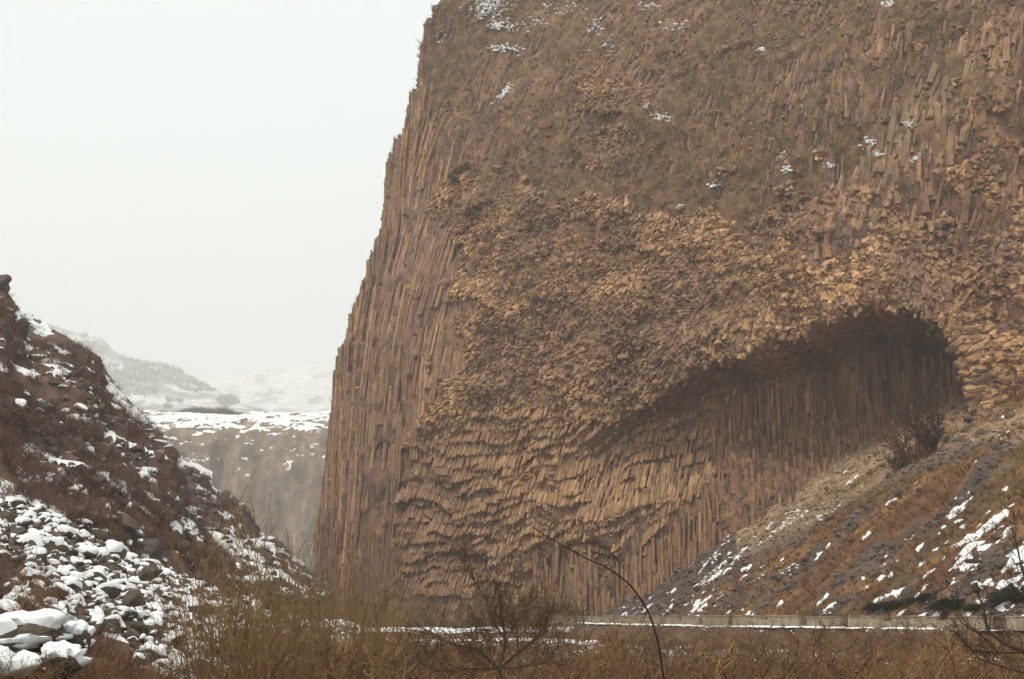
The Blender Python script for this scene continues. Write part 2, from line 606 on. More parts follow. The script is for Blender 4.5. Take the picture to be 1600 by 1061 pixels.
# (b) column heads thrusting out above and round the cave
A, B = sites(.49, .47, .42)
P, n, T, px, py, R = cliff_pt(A, B, False)
lf, tp, tr, lw, vt = zones(px, py, A, B)
k = ~lf & ~tp & ~lw & ~tr & (px < 1680) & (py < 760)
k |= ~lf & ~lw & ~tr & tp & (px > 900) & (fbm(A / 8, B / 6, 0, 3, 115) > .5) & (px < 1680)
k &= rng.random(len(A)) < np.interp(px, [650, 1000, 1300, 1600], [.95, .92, .82, .72])
k &= fbm(A / 9, B / 7, 0, 3, 88) > -.95 + .35 * ss(900, 700, px)
A, B, P, n, T, px, py = [q[k] for q in (A, B, P, n, T, px, py)]
ry = roof_y(px)
m = len(A)
down = .45 + .5 * vn(A / 6, B / 6, 0, 81) + .45 * np.exp(-((py - ry + 20) / 50.0) ** 2) * (px > 950)
side = .45 * vn(A / 5, B / 5, 0, 82) - .5 * ss(1455, 1530, px) * ss(430, 520, py)
down = down * (1 - .6 * ss(1455, 1530, px) * ss(430, 520, py))
T3 = n3(T)
ax = n3(n) * .8 - UP * down[:, None] + T3 * side[:, None] + rng.normal(size=(m, 3)) * .1
ax /= np.linalg.norm(ax, axis=1, keepdims=True)
L = rng.uniform(2.4, 3.6, m)
ledge = ((B + 1.6 * fbm(A / 5, B / 5, 0, 3, 86) + .25 * (A - S_MID)) / 2.6) % 1.0
pro = .1 + .7 * vn(A / 1.7, B / 1.4, 0, 83) + .26 * rng.normal(size=m) + .6 * ss(.1, .7, fbm(A / 7, B / 4, 0, 2, 84)) + .9 * (1 - ledge) * ss(-.3, .5, vn(A / 9, B / 6, 0, 87))
root = P + n3(n) * .2 + ax * (pro - L)[:, None]
rad = .315 * rng.lognormal(0, .3, m).clip(.6, 2.0) * np.interp(px, [650, 1000, 1300, 1600], [.9, .95, 1.15, 1.35])
tone = fbm(A / 8, B / 6, 0, 3, 85)
c = pal([TAN, OCHRE, BROWN, TAN * .85, OCHRE, UMBER * 1.2], m, .16)
c = c * (1 + .3 * tone)[:, None]
dk = ss(.0, .5, fbm(A / 12, B / 10, 0, 3, 89))[:, None] * .6
c = c * (1 - dk) + (UMBER * 1.1) * dk
pale = ss(700, 300, px) * .3
add_cols(root, ax, L, rad, c, .5)

# (c) hanging broken rows of the lower face
H = 1.55
sg = np.arange(S_CORNER + 8, S_MAX - 20, .36)
kk = np.arange(-7, 49)
A, Kk = np.meshgrid(sg, kk, indexing='ij')
A = (A + rng.uniform(-.2, .2, A.shape)).ravel(); Kk = Kk.ravel()
s9 = S_MID + 8
slope = .36 * ss(-26, 0, A - s9)
B = Kk * H + slope * np.minimum(A - s9, 60) + 3.4 * vn(A / 9, Kk * .22, 0, 91) + .75 * vn(A / 2.6, Kk * 1.3, 0, 92) + rng.normal(size=len(A)) * .13
for layer in range(1):
    P, n, T, px, py, R = cliff_pt(A, B, False)
    lf, tp, tr, lw, vt = zones(px, py, A, B)
    k = ~lf & lw & ~vt & (py < 990) & (px < 1480) & (rng.random(len(A)) > .06) & (vn(A / 2.5, B / 1.8, 0, 93) > -.72)
    A2, B2, P2, n2, px2, py2 = A[k], B[k], P[k], n[k], px[k], py[k]
    m = len(A2)
    L = rng.uniform(2.0, 2.7, m)
    out = .65 + .6 * vn(A2 / 4.0, Kk[k] * 1.7, 0, 94) + .1 * rng.normal(size=m)
    tip = P2 + n3(n2) * out[:, None]
    ax = -UP + n3(n2) * (.56 + .07 * rng.normal(size=(m, 1))) + n3(T[k]) * (.12 * vn(A2 / 6, B2 / 6, 0, 95))[:, None]
    ax /= np.linalg.norm(ax, axis=1, keepdims=True)
    root = tip - ax * L[:, None]
    c = pal([TAN * .9, OCHRE, BROWN, TAN * .8, BROWN * 1.1], m, .12)
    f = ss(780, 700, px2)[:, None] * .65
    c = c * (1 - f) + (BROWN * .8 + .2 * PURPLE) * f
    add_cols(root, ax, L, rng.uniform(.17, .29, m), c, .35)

# (d) upright columns at the back of the cave and along its foot
A, B = sites(.5, 3.2, .4)
P, n, T, px, py, R = cliff_pt(A, B, False)
lf, tp, tr, lw, vt = zones(px, py, A, B)
k = ~lf & vt & (py < 1000) & ((py > roof_y(px) + 22) | (px < 985))
A, B, P, n, px, py, R = [q[k] for q in (A, B, P, n, px, py, R)]
m = len(A)
L = rng.uniform(3.0, 8.5, m)
pro = .1 + .55 * vn(A / 2.2, B / 14, 0, 101) + .28 * rng.normal(size=m)
root = P + n3(n) * pro[:, None] + UP * (L * .25)[:, None]
ax = -UP + n3(n) * .03 + rng.normal(size=(m, 3)) * .025
c = pal([BROWN, OCHRE * .8, UMBER, np.array((.26, .135, .09)), np.array((.3, .17, .11))], m, .15)
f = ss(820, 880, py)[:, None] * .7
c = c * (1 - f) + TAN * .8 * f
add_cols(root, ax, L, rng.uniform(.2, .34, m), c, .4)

# (e) weathered pillars standing out of the scrub, upper right
A, B = sites(.68, 2.3, .45)
P, n, T, px, py, R = cliff_pt(A, B, False)
lf, tp, tr, lw, vt = zones(px, py, A, B)
k = tr & ~lf & (px < 1680)
A, B, P, n, T = [q[k] for q in (A, B, P, n, T)]
m = len(A)
L = rng.uniform(2.2, 5.5, m)
P1, *_ = cliff_pt(A, B + L, False)
ax = (P1 - P) / L[:, None] + n3(T) * (.06 + .16 * vn(A / 9, B / 9, 0, 112))[:, None] + rng.normal(size=(m, 3)) * .12
pro = .12 + .22 * vn(A / 3, B / 5, 0, 113) + .25 * rng.normal(size=m)
c = pal([BROWN, BROWN * 1.1, UMBER * 1.4], m, .14)
lc_ = (.75 * ss(-.1, .35, fbm(A / 6, B / 8, 0, 3, 114)))[:, None]
c = c * (1 - lc_) + np.array((.27, .2, .12)) * lc_ * rng.uniform(.75, 1.2, (m, 1))
add_cols(P + n3(n) * (pro - .4)[:, None], ax, L, .44 * rng.lognormal(0, .3, m).clip(.6, 1.6), c, .9)

# (f) stubs half buried in the scrub of the upper face
A, B = sites(.8, 2.8, .45)
P, n, T, px, py, R = cliff_pt(A, B, False)
lf, tp, tr, lw, vt = zones(px, py, A, B)
k = tp & ~tr & ~lf & (px < 1680) & (fbm(A / 8, B / 12, 0, 3, 121) > -.15)
A, B, P, n, T = [q[k] for q in (A, B, P, n, T)]
m = len(A)
L = rng.uniform(1.5, 4.5, m)
P1, *_ = cliff_pt(A, B + L, False)
ax = (P1 - P) / L[:, None] + n3(T) * (.1 * vn(A / 9, B / 9, 0, 123))[:, None] + rng.normal(size=(m, 3)) * .05
pro = -.2 + .25 * vn(A / 2, B / 6, 0, 122) + .1 * rng.normal(size=m)
c = pal([SCRUB, BROWN * .9, UMBER, BROWN * .6 + PURPLE * .4, PURPLE], m, .12) * (1 + .3 * fbm(A / 5, B / 9, 0, 3, 124))[:, None]
add_cols(P + n3(n) * pro[:, None], ax, L * 1.2, rng.uniform(.24, .44, m), c, .9)

V = np.concatenate(Vcols); Cc = np.concatenate(Ccols).clip(.02, .6)
tips, rads, lens = np.concatenate(Tips), np.concatenate(Rads), np.concatenate(Lens)
nv = V.shape[1]
# the 300 that show largest become parts of their own
tpx, tpy = proj(tips)
dist = np.linalg.norm(tips, axis=1)
score = rads * (rads + .25 * lens) / dist ** 2 * rng.uniform(.8, 1.2, len(rads))
tal_y = np.interp(tpx, [920, 1180, 1500, 1600], [965, 805, 625, 640])
score[(tpx < 500) | (tpx > 1590) | (tpy < 10) | (tpy > tal_y - 25)] = 0
order = np.argsort(-score)
big, rest = order[:300], np.sort(order[300:])
off = (np.arange(len(rest)) * nv)[:, None, None]
Q = (QF[None] + off).reshape(-1, 4)
CA = (CF[None] + off).reshape(-1, 6)
o1_ = len(rest) * nv
fo = (np.arange(len(FLV)) * FLV.shape[1])[:, None, None] + o1_
FQ2 = (FLQ[None] + fo).reshape(-1, 4)
FC2 = (np.arange(42, 48)[None, None] + fo).reshape(-1, 6)
me = mk_mesh('basalt_columns', np.concatenate([V[rest].reshape(-1, 3), FLV.reshape(-1, 3)]), [Q, CA, FQ2, FC2], [M_COL],
             col=np.concatenate([np.repeat(Cc[rest], nv, 0), np.repeat(FLC.clip(.02, .6), FLV.shape[1], 0)]))
o = link('basalt_columns', me, cliff)
tag(o, kind='stuff')
for i in big:
    me = mk_mesh('basalt_column', V[i], [QF, CF], [M_COL], col=np.repeat(Cc[i][None], nv, 0))
    link('basalt_column', me, cliff)
print('columns', len(V))


# ------------------------------------------------------------------ rocks, snow lumps, blades, twigs
bm = bmesh.new(); bmesh.ops.create_icosphere(bm, subdivisions=1, radius=1)
ICO0 = (np.array([v.co[:] for v in bm.verts]), np.array([[v.index for v in f.verts] for f in bm.faces])); bm.free()
bm = bmesh.new(); bmesh.ops.create_icosphere(bm, subdivisions=2, radius=1)
ICO1 = (np.array([v.co[:] for v in bm.verts]), np.array([[v.index for v in f.verts] for f in bm.faces])); bm.free()
bm = bmesh.new(); bmesh.ops.create_icosphere(bm, subdivisions=3, radius=1)
ICO2 = (np.array([v.co[:] for v in bm.verts]), np.array([[v.index for v in f.verts] for f in bm.faces])); bm.free()
bm = bmesh.new(); bmesh.ops.create_icosphere(bm, subdivisions=4, radius=1)
ICO3 = (np.array([v.co[:] for v in bm.verts]), np.array([[v.index for v in f.verts] for f in bm.faces])); bm.free()


def rock_shape(ico, seed, flat=.75, planes=11, rough=.03):
    """an angular broken block: the hull of a few points; finer levels get worn edges"""
    r = np.random.default_rng(seed)
    level = 0 if ico is ICO0 or ico is ICO1 else (1 if ico is ICO2 else 2)
    p = r.normal(size=(planes, 3)); p /= np.linalg.norm(p, axis=1, keepdims=True)
    p = p * r.uniform(.8, 1.08, (planes, 1)) * np.array((1.1, r.uniform(.65, .95), flat * r.uniform(.8, 1.15)))
    b = bmesh.new()
    for q in p:
        b.verts.new(q)
    bmesh.ops.convex_hull(b, input=b.verts[:])
    bmesh.ops.delete(b, geom=[v for v in b.verts if not v.link_faces], context='VERTS')
    bmesh.ops.triangulate(b, faces=b.faces[:])
    for k in range(level):
        bmesh.ops.subdivide_edges(b, edges=b.edges[:], cuts=1, use_grid_fill=True)
        bmesh.ops.triangulate(b, faces=b.faces[:])
        for _ in range(1 if k == 0 else 2):
            bmesh.ops.smooth_vert(b, verts=b.verts[:], factor=.28, use_axis_x=True, use_axis_y=True, use_axis_z=True)
    bmesh.ops.recalc_face_normals(b, faces=b.faces[:])
    b.verts.index_update()
    V = np.array([v.co[:] for v in b.verts]); Fc = np.array([[v.index for v in f.verts] for f in b.faces])
    b.free()
    if level:
        V = V * (1 + rough * 1.5 * fbm(V[:, 0] * 3, V[:, 1] * 3, V[:, 2] * 3, 3, seed))[:, None]
    return V, Fc


def vnormals(V, Fc):
    fn = np.cross(V[Fc[:, 1]] - V[Fc[:, 0]], V[Fc[:, 2]] - V[Fc[:, 0]])
    vnm = np.zeros_like(V)
    for k in range(3):
        np.add.at(vnm, Fc[:, k], fn)
    return vnm / np.maximum(np.linalg.norm(vnm, axis=1, keepdims=True), 1e-9)


def snow_cap(V, Fc, seed, thick=.15, cut=.42, ragged=.22, lump=0.0):
    nz = vnormals(V, Fc)
    # smooth the normals once so that the cap bridges small facets
    sm = nz.copy()
    for k in range(3):
        np.add.at(sm, Fc[:, k], nz[Fc[:, (k + 1) % 3]] + nz[Fc[:, (k + 2) % 3]])
    sm /= np.linalg.norm(sm, axis=1, keepdims=True)
    f = sm[:, 2] + ragged * fbm(V[:, 0] * 2.5, V[:, 1] * 2.5, V[:, 2] * 2.5, 4, seed + 900)
    th = thick * ss(cut, cut + .35, f) * (1 + lump * fbm(V[:, 0] * 3.5, V[:, 1] * 3.5, V[:, 2] * 3.5, 4, seed + 950)) - .025
    W = V + sm * th[:, None] + np.array((0, 0, 1.0)) * (np.maximum(th, 0) * .5)[:, None]
    W = W * np.array((1.01, 1.01, 1))
    keep = (th[Fc] > -.02).any(1)
    return W, Fc[keep]


def rotz(V, a):
    c, s = np.cos(a), np.sin(a)
    return np.stack([V[..., 0] * c - V[..., 1] * s, V[..., 0] * s + V[..., 1] * c, V[..., 2]], -1)


def join_rocks(name, mats, pos, size, cols, nvar=10, ico=ICO1, flat=.7, capped=None, seed=0, smooth=False):
    """many stones (and their snow) as one mesh"""
    Vs, Fs, Ms, Cs, o = [], [], [], [], 0
    r = np.random.default_rng(seed + 5)
    var = [rock_shape(ico, seed * 50 + i, flat) for i in range(nvar)]
    caps = [compact(*(lambda a: (a[0], [a[1]]))(snow_cap(*rock_shape(ICO2, seed * 50 + i, flat), i)))[:2] for i in range(nvar)] if capped is not None else None
    ids = r.integers(0, nvar, len(pos)); an = r.uniform(0, 6.28, len(pos))
    for v in range(nvar):
        for use in range(2 if caps else 1):
            sel = np.where(ids == v)[0]
            if use == 1:
                sel = sel[capped[sel]]
            if not len(sel):
                continue
            bv, bf = (var[v] if use == 0 else (caps[v][0], caps[v][1][0]))
            c, s = np.cos(an[sel])[:, None], np.sin(an[sel])[:, None]
            X = np.stack([bv[:, 0] * c - bv[:, 1] * s, bv[:, 0] * s + bv[:, 1] * c, np.repeat(bv[None, :, 2], len(sel), 0)], -1)
            X = X * size[sel][:, None, None] + pos[sel][:, None]
            Vs.append(X.reshape(-1, 3))
            Fs.append((bf[None] + (np.arange(len(sel)) * len(bv))[:, None, None]).reshape(-1, 3) + o)
            Ms.append(np.full(len(sel) * len(bf), use))
            Cs.append(np.repeat(cols[sel], len(bv), 0))
            o += len(sel) * len(bv)
    return mk_mesh(name, np.concatenate(Vs), np.concatenate(Fs), mats, np.concatenate(Ms), np.concatenate(Cs), smooth)


def blades(pos, h, wid, col, per=5, spread=.5, droop=None):
    """tufts of dry grass or scrub: thin triangles"""
    n = len(pos)
    p = np.repeat(pos, per, 0)
    hh = np.repeat(h, per) * rng.uniform(.5, 1.1, n * per)
    a = rng.uniform(0, 6.283, n * per)
    sp = rng.uniform(0, spread, n * per)
    d = np.stack([np.cos(a) * sp, np.sin(a) * sp, np.ones(n * per)], -1)
    d /= np.linalg.norm(d, axis=1, keepdims=True)
    if droop is not None:
        d = d + droop
    b = rng.uniform(0, 6.283, n * per)
    sd = np.stack([np.cos(b), np.sin(b), np.zeros(n * per)], -1) * (np.repeat(wid, per) * .5)[:, None]
    p = p + np.stack([np.cos(a), np.sin(a), np.zeros(n * per)], -1) * (hh * .25 * rng.random(n * per))[:, None]
    V = np.stack([p - sd, p + sd, p + d * hh[:, None]], 1).reshape(-1, 3)
    c = np.repeat(np.repeat(col, per, 0) * rng.uniform(.7, 1.3, (n * per, 1)), 3, 0)
    return V, np.arange(len(V)).reshape(-1, 3), c


class Segs:
    def __init__(s):
        s.a, s.b, s.r0, s.r1 = [], [], [], []

    def add(s, a, b, r0, r1):
        s.a.append(a); s.b.append(b); s.r0.append(r0); s.r1.append(r1)

    def arr(s):
        return np.array(s.a), np.array(s.b), np.array(s.r0), np.array(s.r1)


def tubes(a, b, r0, r1, sides=3):
    d = b - a
    d = d / np.maximum(np.linalg.norm(d, axis=1, keepdims=True), 1e-9)
    ref = np.where(np.abs(d[:, 2:3]) > .9, np.array([[1.0, 0, 0]]), np.array([[0, 0, 1.0]]))
    e1 = np.cross(d, ref); e1 /= np.linalg.norm(e1, axis=1, keepdims=True)
    e2 = np.cross(d, e1)
    an = np.arange(sides) * 2 * np.pi / sides
    ring = e1[:, None] * np.cos(an)[None, :, None] + e2[:, None] * np.sin(an)[None, :, None]
    V = np.concatenate([a[:, None] + ring * r0[:, None, None], b[:, None] + ring * r1[:, None, None]], 1)
    q = np.array([(k, (k + 1) % sides, sides + (k + 1) % sides, sides + k) for k in range(sides)])
    Fq = (q[None] + (np.arange(len(a)) * 2 * sides)[:, None, None]).reshape(-1, 4)
    return V.reshape(-1, 3), Fq


def norm(v):
    return v / max(np.linalg.norm(v), 1e-9)


def branch(S, r, p, d, L, rad, depth, nseg=4, wob=.15, up=.1, kids=(3, 6), kang=.6, ksh=.55, rmin=.005):
    step = L / nseg
    for i in range(nseg):
        d = norm(d + r.normal(size=3) * wob + np.array((0, 0, up)))
        q = p + d * step
        ra, rb = max(rad * (1 - .8 * i / nseg), rmin), max(rad * (1 - .8 * (i + 1) / nseg), rmin * .6)
        S.add(p, q, ra, rb)
        if depth > 0 and i >= 0:
            for _ in range(int(r.integers(kids[0], kids[1] + 1)) if i else int(kids[0] > 1)):
                f = r.random()
                k = norm(d + r.normal(size=3) * kang)
                branch(S, r, p + (q - p) * f, k, L * ksh * r.uniform(.5, 1.1), max(rb * .6, rmin), depth - 1, max(2, nseg - 1), wob, up, kids, kang, ksh, rmin)
        p = q


def willow_mesh(seed, h=6.0, stems=16, mat=M_WILLOW, rmin=.0105, lean=.35, kids=(1, 2)):
    r = np.random.default_rng(seed); S = Segs()
    for _ in range(stems):
        a = r.uniform(0, 6.28)
        d = norm(np.array((math.cos(a) * r.uniform(0, lean), math.sin(a) * r.uniform(0, lean), 1)))
        p = np.array((math.cos(a) * .5 * r.random(), math.sin(a) * .5 * r.random(), -.15))
        branch(S, r, p, d, h * r.uniform(.55, 1.0), .03 * r.uniform(.6, 1.3), 2, 5, .07, .05, kids, .35, .38, rmin)
    V, Fq = tubes(*S.arr())
    return mk_mesh('willow_shrub', V, Fq, [mat])


def bramble_mesh(seed, h=2.2, stems=14, mat=M_BRUSH, rmin=.011):
    r = np.random.default_rng(seed); S = Segs()
    for _ in range(stems):
        a = r.uniform(0, 6.28)
        d = norm(np.array((math.cos(a) * r.uniform(.1, 1.0), math.sin(a) * r.uniform(.1, 1.0), 1)))
        p = np.array((math.cos(a) * .4 * r.random(), math.sin(a) * .4 * r.random(), -.15))
        branch(S, r, p, d, h * r.uniform(.6, 1.15), .016 * r.uniform(.6, 1.3), 2, 4, .22, .0, (1, 3), .7, .42, rmin)
    V, Fq = tubes(*S.arr())
    return mk_mesh('bramble_bush', V, Fq, [mat])


# snow lodged on the ledges of the upper cliff
spots = [(770, 8, 34, 10, 40), (790, 40, 28, 8, 26), (760, 22, 20, 8, 16), (795, 80, 22, 6, 18), (840, 30, 20, 16, 10), (785, 150, 14, 14, 14), (795, 140, 10, 8, 10), (930, 42, 14, 14, 14),
         (950, 75, 8, 12, 6), (1055, 38, 24, 8, 14), (1010, 10, 20, 6, 10), (1005, 163, 8, 4, 5), (1038, 185, 12, 4, 9), (1230, 242, 6, 4, 4), (1232, 265, 8, 4, 6), (1290, 255, 6, 3, 4),
         (1360, 218, 14, 5, 7), (1365, 240, 14, 3, 6), (1395, 10, 10, 6, 8), (1120, 290, 8, 3, 4), (1188, 78, 8, 3, 3), (1430, 250, 5, 3, 3),
         (690, 60, 10, 6, 4), (880, 12, 30, 10, 10), (1065, 325, 6, 2, 3), (1420, 195, 10, 4, 4)]
# invert pixel -> (s,z) by nearest grid vertex
flat_px, flat_py = PX.ravel(), PY.ravel()
front = (Sg.ravel() > S_CORNER - 3)
pos, size = [], []
for cx, cy, wx, wy, cnt in spots:
    for _ in range(int(cnt * 3)):
        tx, ty = cx + rng.normal() * wx * .6, cy + rng.normal() * wy * .6
        if cx < 800 and 100 < cy < 200:
            tx = cx + (ty - cy) * -1.0 + rng.normal() * 4
        i = np.argmin((flat_px - tx) ** 2 + (flat_py - ty) ** 2 + (~front) * 1e9)
        s0, z0 = Sg.ravel()[i] + rng.uniform(-.3, .3), Zg.ravel()[i] + rng.uniform(-.3, .3)
        pos.append((s0, z0)); size.append(rng.uniform(.2, .6))
pos = np.array(pos); size = np.array(size)
Pp, nn_, *_ = cliff_pt(pos[:, 0], pos[:, 1], False)
Pp = Pp + n3(nn_) * .42
me = join_rocks('ledge_snow', [M_SNOW], Pp, size, np.ones((len(Pp), 3)), 8, ICO1, .45, seed=3, smooth=True)
tag(link('ledge_snow', me, cliff), kind='stuff')

# broken chips of rock sticking to the upper face and between the columns
A = rng.uniform(S_CORNER - 4, S_MAX - 15, 70000); B = rng.uniform(-4, 150, 70000)
P, n, T, px, py, R = cliff_pt(A, B)
lf, tp, tr, lw, vt = zones(px, py, A, B)
dens = np.where(tp, .42 * ss(-.5, .3, fbm(A / 7, B / 7, 0, 3, 125)), .3)
dens = np.where(lf, .05, dens)
k = (rng.random(len(A)) < dens) & (px > 500) & (px < 1650) & (py > -40) & (py < 900)
P, n, tpk = P[k], n[k], tp[k]
sz_ = rng.lognormal(-1.3, .5, len(P)).clip(.12, 1.2)
c = np.where(tpk[:, None], pal([SCRUB, BROWN, UMBER, np.array((.16, .11, .06)), OCHRE * .75], len(P), .15), pal([TAN * .8, OCHRE * .8, BROWN, UMBER], len(P), .15))
tag(link('rock_chips', join_rocks('rock_chips', [M_COL], P + n3(n) * .1, sz_, c, 12, ICO0, .95, seed=12), cliff), kind='stuff')

# scrub clinging to the cliff
A = rng.uniform(S_CORNER - 8, S_MAX - 15, 120000); B = rng.uniform(-4, 150, 120000)
P, n, T, px, py, R = cliff_pt(A, B, False)
lf, tp, tr, lw, vt = zones(px, py, A, B)
dens = np.where(tp, .55, .05) + .45 * ss(.3, .6, fbm(A / 10, B / 7, 0, 3, 52)) * (R < 1)
dens = np.where(lf, .05 + .4 * (py < 250), dens)
dens = np.where(tr, .25, dens)
k = (rng.random(len(A)) < dens * .75) & (px > 480) & (px < 1650) & (py > -40) & (py < 950)
P, n = P[k], n[k]
c = pal([SCRUB, SCRUB * .75, np.array((.155, .1, .055)), np.array((.21, .13, .07)), np.array((.13, .078, .05)), PURPLE * .9, OCHRE * .9, np.array((.1, .065, .05))], len(P), .3)
V, Fc, c = blades(P + n3(n) * .25, rng.uniform(.5, 1.6, len(P)), rng.uniform(.08, .16, len(P)), c, 4, 1.0)
tag(link('cliff_scrub', mk_mesh('cliff_scrub', V, Fc, [M_BLADE], col=c), cliff), kind='stuff')

# ------------------------------------------------------------------ ground, road, right-hand talus
wall_pts = np.array([(52.0, 70.0), (36.8, 86.0), (28.0, 102.0), (19.6, 119.0), (14.4, 137.0), (10.5, 155.0), (6.5, 180.0), (0, 215)], float)
wv = catmull(wall_pts, 30)
wseg = np.r_[0, np.cumsum(np.linalg.norm(np.diff(wv, axis=0), axis=1))]


def wall_dist(x, y):
    """signed distance from the road's parapet, positive on the river side"""
    sh = x.shape
    x, y = x.ravel(), y.ravel()
    xs = np.interp(y, wv[:, 1], wv[:, 0], left=None)
    xs = np.where(y < 70, 52 - (70 - y) * -.95, xs)
    return ((xs - x) * .88).reshape(sh)


TN = np.array((.974, .225))
TA = np.array((12.3, 195.0))


def talus_d(x, y):
    return (x - TA[0]) * TN[0] + (y - TA[1]) * TN[1]


def ground_z(x, y):
    x, y = np.asarray(x, float), np.asarray(y, float)
    wd = wall_dist(x, y)
    river = -2.9 - 1.9 * ss(4, 30, wd) + .35 * fbm(x / 7, y / 7, 0, 4, 131) - .6 * ss(55, 30, y)
    base = np.where(wd < 1.0, -1.12, np.where(wd < 5, -1.12 + (river + 1.12) * ss(1.0, 3.4, wd), river))
    # the bank the photographer stands on
    base = base + (3.1) * ss(9, 3, np.hypot(x, y))
    d = talus_d(x, y) - 1.0
    slope = .73
    tz = -1.1 + slope * np.maximum(d, 0) * (1 - .14 * ss(20, 60, d)) + ss(0, 10, d) * (1.0 * fbm(x / 11, y / 11, 0, 3, 132) + .5 * fbm(x / 3, y / 3, 0, 3, 133))
    return np.where(d > 0, np.maximum(tz, base), base)


gx = np.arange(-90, 130, 1.25); gy = np.arange(-12, 345, 1.25)
X, Y = np.meshgrid(gx, gy, indexing='ij')
Z = ground_z(X, Y)
intal = (talus_d(X, Y) > 3)
Z = np.where(intal, Z - .5, Z)
g1 = fbm(X / 4, Y / 4, 0, 4, 141)
cg = np.array((.12, .075, .045)) * (1 + .3 * g1)[..., None]
ground = link('ground', mk_mesh('ground', np.stack([X, Y, Z], -1), grid_faces(len(gx), len(gy)), [M_TERR], col=cg.reshape(-1, 3), smooth=True))
tag(ground, 'brown valley floor below the cliff', kind='structure')
# outer ground reaching far beyond everything seen
ox = np.linspace(-3300, 3300, 40); oy = np.linspace(-90, 5900, 40)
X, Y = np.meshgrid(ox, oy, indexing='ij')
cg = np.tile(np.array((.3, .27, .24)), (X.size, 1))
tag(link('valley_floor', mk_mesh('valley_floor', np.stack([X, Y, np.full(X.shape, -9.5)], -1), grid_faces(40, 40), [M_HILL], col=cg, smooth=True)), 'snowy brown valley floor running back between the cliffs', kind='structure')

# right-hand talus: fine sheet
ax_ = np.arange(4, 100, .32); ay_ = np.arange(70, 212, .42)
X, Y = np.meshgrid(ax_, ay_, indexing='ij')
Z = ground_z(X, Y)
d = talus_d(X, Y)
along = (X * -TN[1] + Y * TN[0])


def talus_fields(x, y, z):
    px, py = proj(np.stack([x, y, z], -1))
    d = talus_d(x, y); al = x * -TN[1] + y * TN[0]
    streak = .8 * fbm(al / 5.0, d / 11, 0, 5, 151) + .35 * fbm(al / 1.6, d / 2.4, 0, 3, 159)           # streaks running down the fall line
    patch = fbm(al / 9, d / 9, 0, 3, 152)
    scree = ss(-.02, .4, streak + .3 * patch)
    edge = np.interp(py, [600, 700, 760, 800, 860, 960], [1580, 1450, 1350, 1255, 1180, 1085])
    scree = np.maximum(scree, ss(30, -50, px - edge + 40 * patch))
    ridge = ss(24, 4, np.abs(py - np.interp(px, [1180, 1400, 1600], [860, 735, 655])) + 12 * patch) * .9
    scree = np.maximum(scree, ridge * (px > 1180))
    return px, py, scree, streak, patch


px, py, scree, streak, patch = talus_fields(X, Y, Z)
Z = Z + .22 * fbm(X / 1.1, Y / 1.1, 0, 3, 155) * ss(0, 2, d)
gr = np.array((.215, .112, .045)) * (1 + .3 * fbm(X / 3, Y / 3, 0, 3, 153))[..., None]
rust = np.array((.135, .065, .035))
ol = np.array((.115, .085, .035))
gr = gr + (rust - gr) * (.85 * ss(0, .45, fbm(along / 3, d / 9, 0, 3, 156)))[..., None]
gr = gr + (ol - gr) * (.6 * ss(.1, .5, fbm(along / 5, d / 12, 0, 3, 157)))[..., None]
sr = np.array((.105, .08, .068)) * (1 + .3 * fbm(X / 1.5, Y / 1.5, 0, 3, 154))[..., None]
pale = ss(25, -25, py - np.interp(px, [1180, 1300, 1400, 1500], [862, 800, 742, 690]))[..., None] * (px > 1150)[..., None]
sr = sr + (np.array((.34, .235, .145)) - sr) * pale
ct = gr * (1 - scree[..., None]) + sr * scree[..., None]
keepv = d > 0.5
kq = keepv[:-1, :-1] & keepv[1:, 1:] & keepv[1:, :-1] & keepv[:-1, 1:]
V, Fs, used = compact(np.stack([X, Y, Z], -1).reshape(-1, 3), [grid_faces(len(ax_), len(ay_), kq)])
tag(link('talus_slope', mk_mesh('talus_slope', V, Fs, [M_TERR], col=ct.reshape(-1, 3)[used], smooth=True)),
    'brown grass and grey scree slope below the cave', kind='structure')

# snow lying on the talus
sn = .8 * fbm(along / 1.7, d / 2.0, 0, 5, 161) + .65 * fbm(along / .8, d / .8, 0, 3, 163)
wgt = -.86 + .5 * ss(1330, 1480, px) * ss(760, 850, py) + .22 * ss(900, 955, py) + .2 * np.exp(-((px - 1560) / 40) ** 2) * ss(760, 800, py) \
    + .3 * np.exp(-((px - np.interp(py, [800, 960], [1190, 1085])) / 22.0) ** 2) + .15 * ss(1250, 1180, px) - .5 * ss(720, 640, py) * (px < 1500) - .13
bx_ = np.arange(4, 100, .2); by_ = np.arange(70, 212, .26)
Xs, Ys = np.meshgrid(bx_, by_, indexing='ij')


def bil(Fv):
    u, v = (Xs - 4) / .32, (Ys - 70) / .42
    i = np.clip(u.astype(int), 0, Fv.shape[0] - 2); j = np.clip(v.astype(int), 0, Fv.shape[1] - 2)
    fu, fv = np.clip(u - i, 0, 1), np.clip(v - j, 0, 1)
    return Fv[i, j] * (1 - fu) * (1 - fv) + Fv[i + 1, j] * fu * (1 - fv) + Fv[i, j + 1] * (1 - fu) * fv + Fv[i + 1, j + 1] * fu * fv


h = (bil(sn + wgt) + .22 * fbm(Xs / .45, Ys / .45, 0, 3, 165)) * .6
Zs = bil(Z) + np.clip(h, -.12, .3) + .07
ks = (h > -.02) & (bil(d) > 1.0)
kq = ks[:-1, :-1] | ks[1:, 1:] | ks[1:, :-1] | ks[:-1, 1:]
V, Fs, used = compact(np.stack([Xs, Ys, Zs], -1).reshape(-1, 3), [grid_faces(len(bx_), len(by_), kq)])
tag(link('snow', mk_mesh('snow', V, Fs, [M_SNOW], smooth=True)), 'ragged snow patches on the right slope', 'snow', kind='stuff')


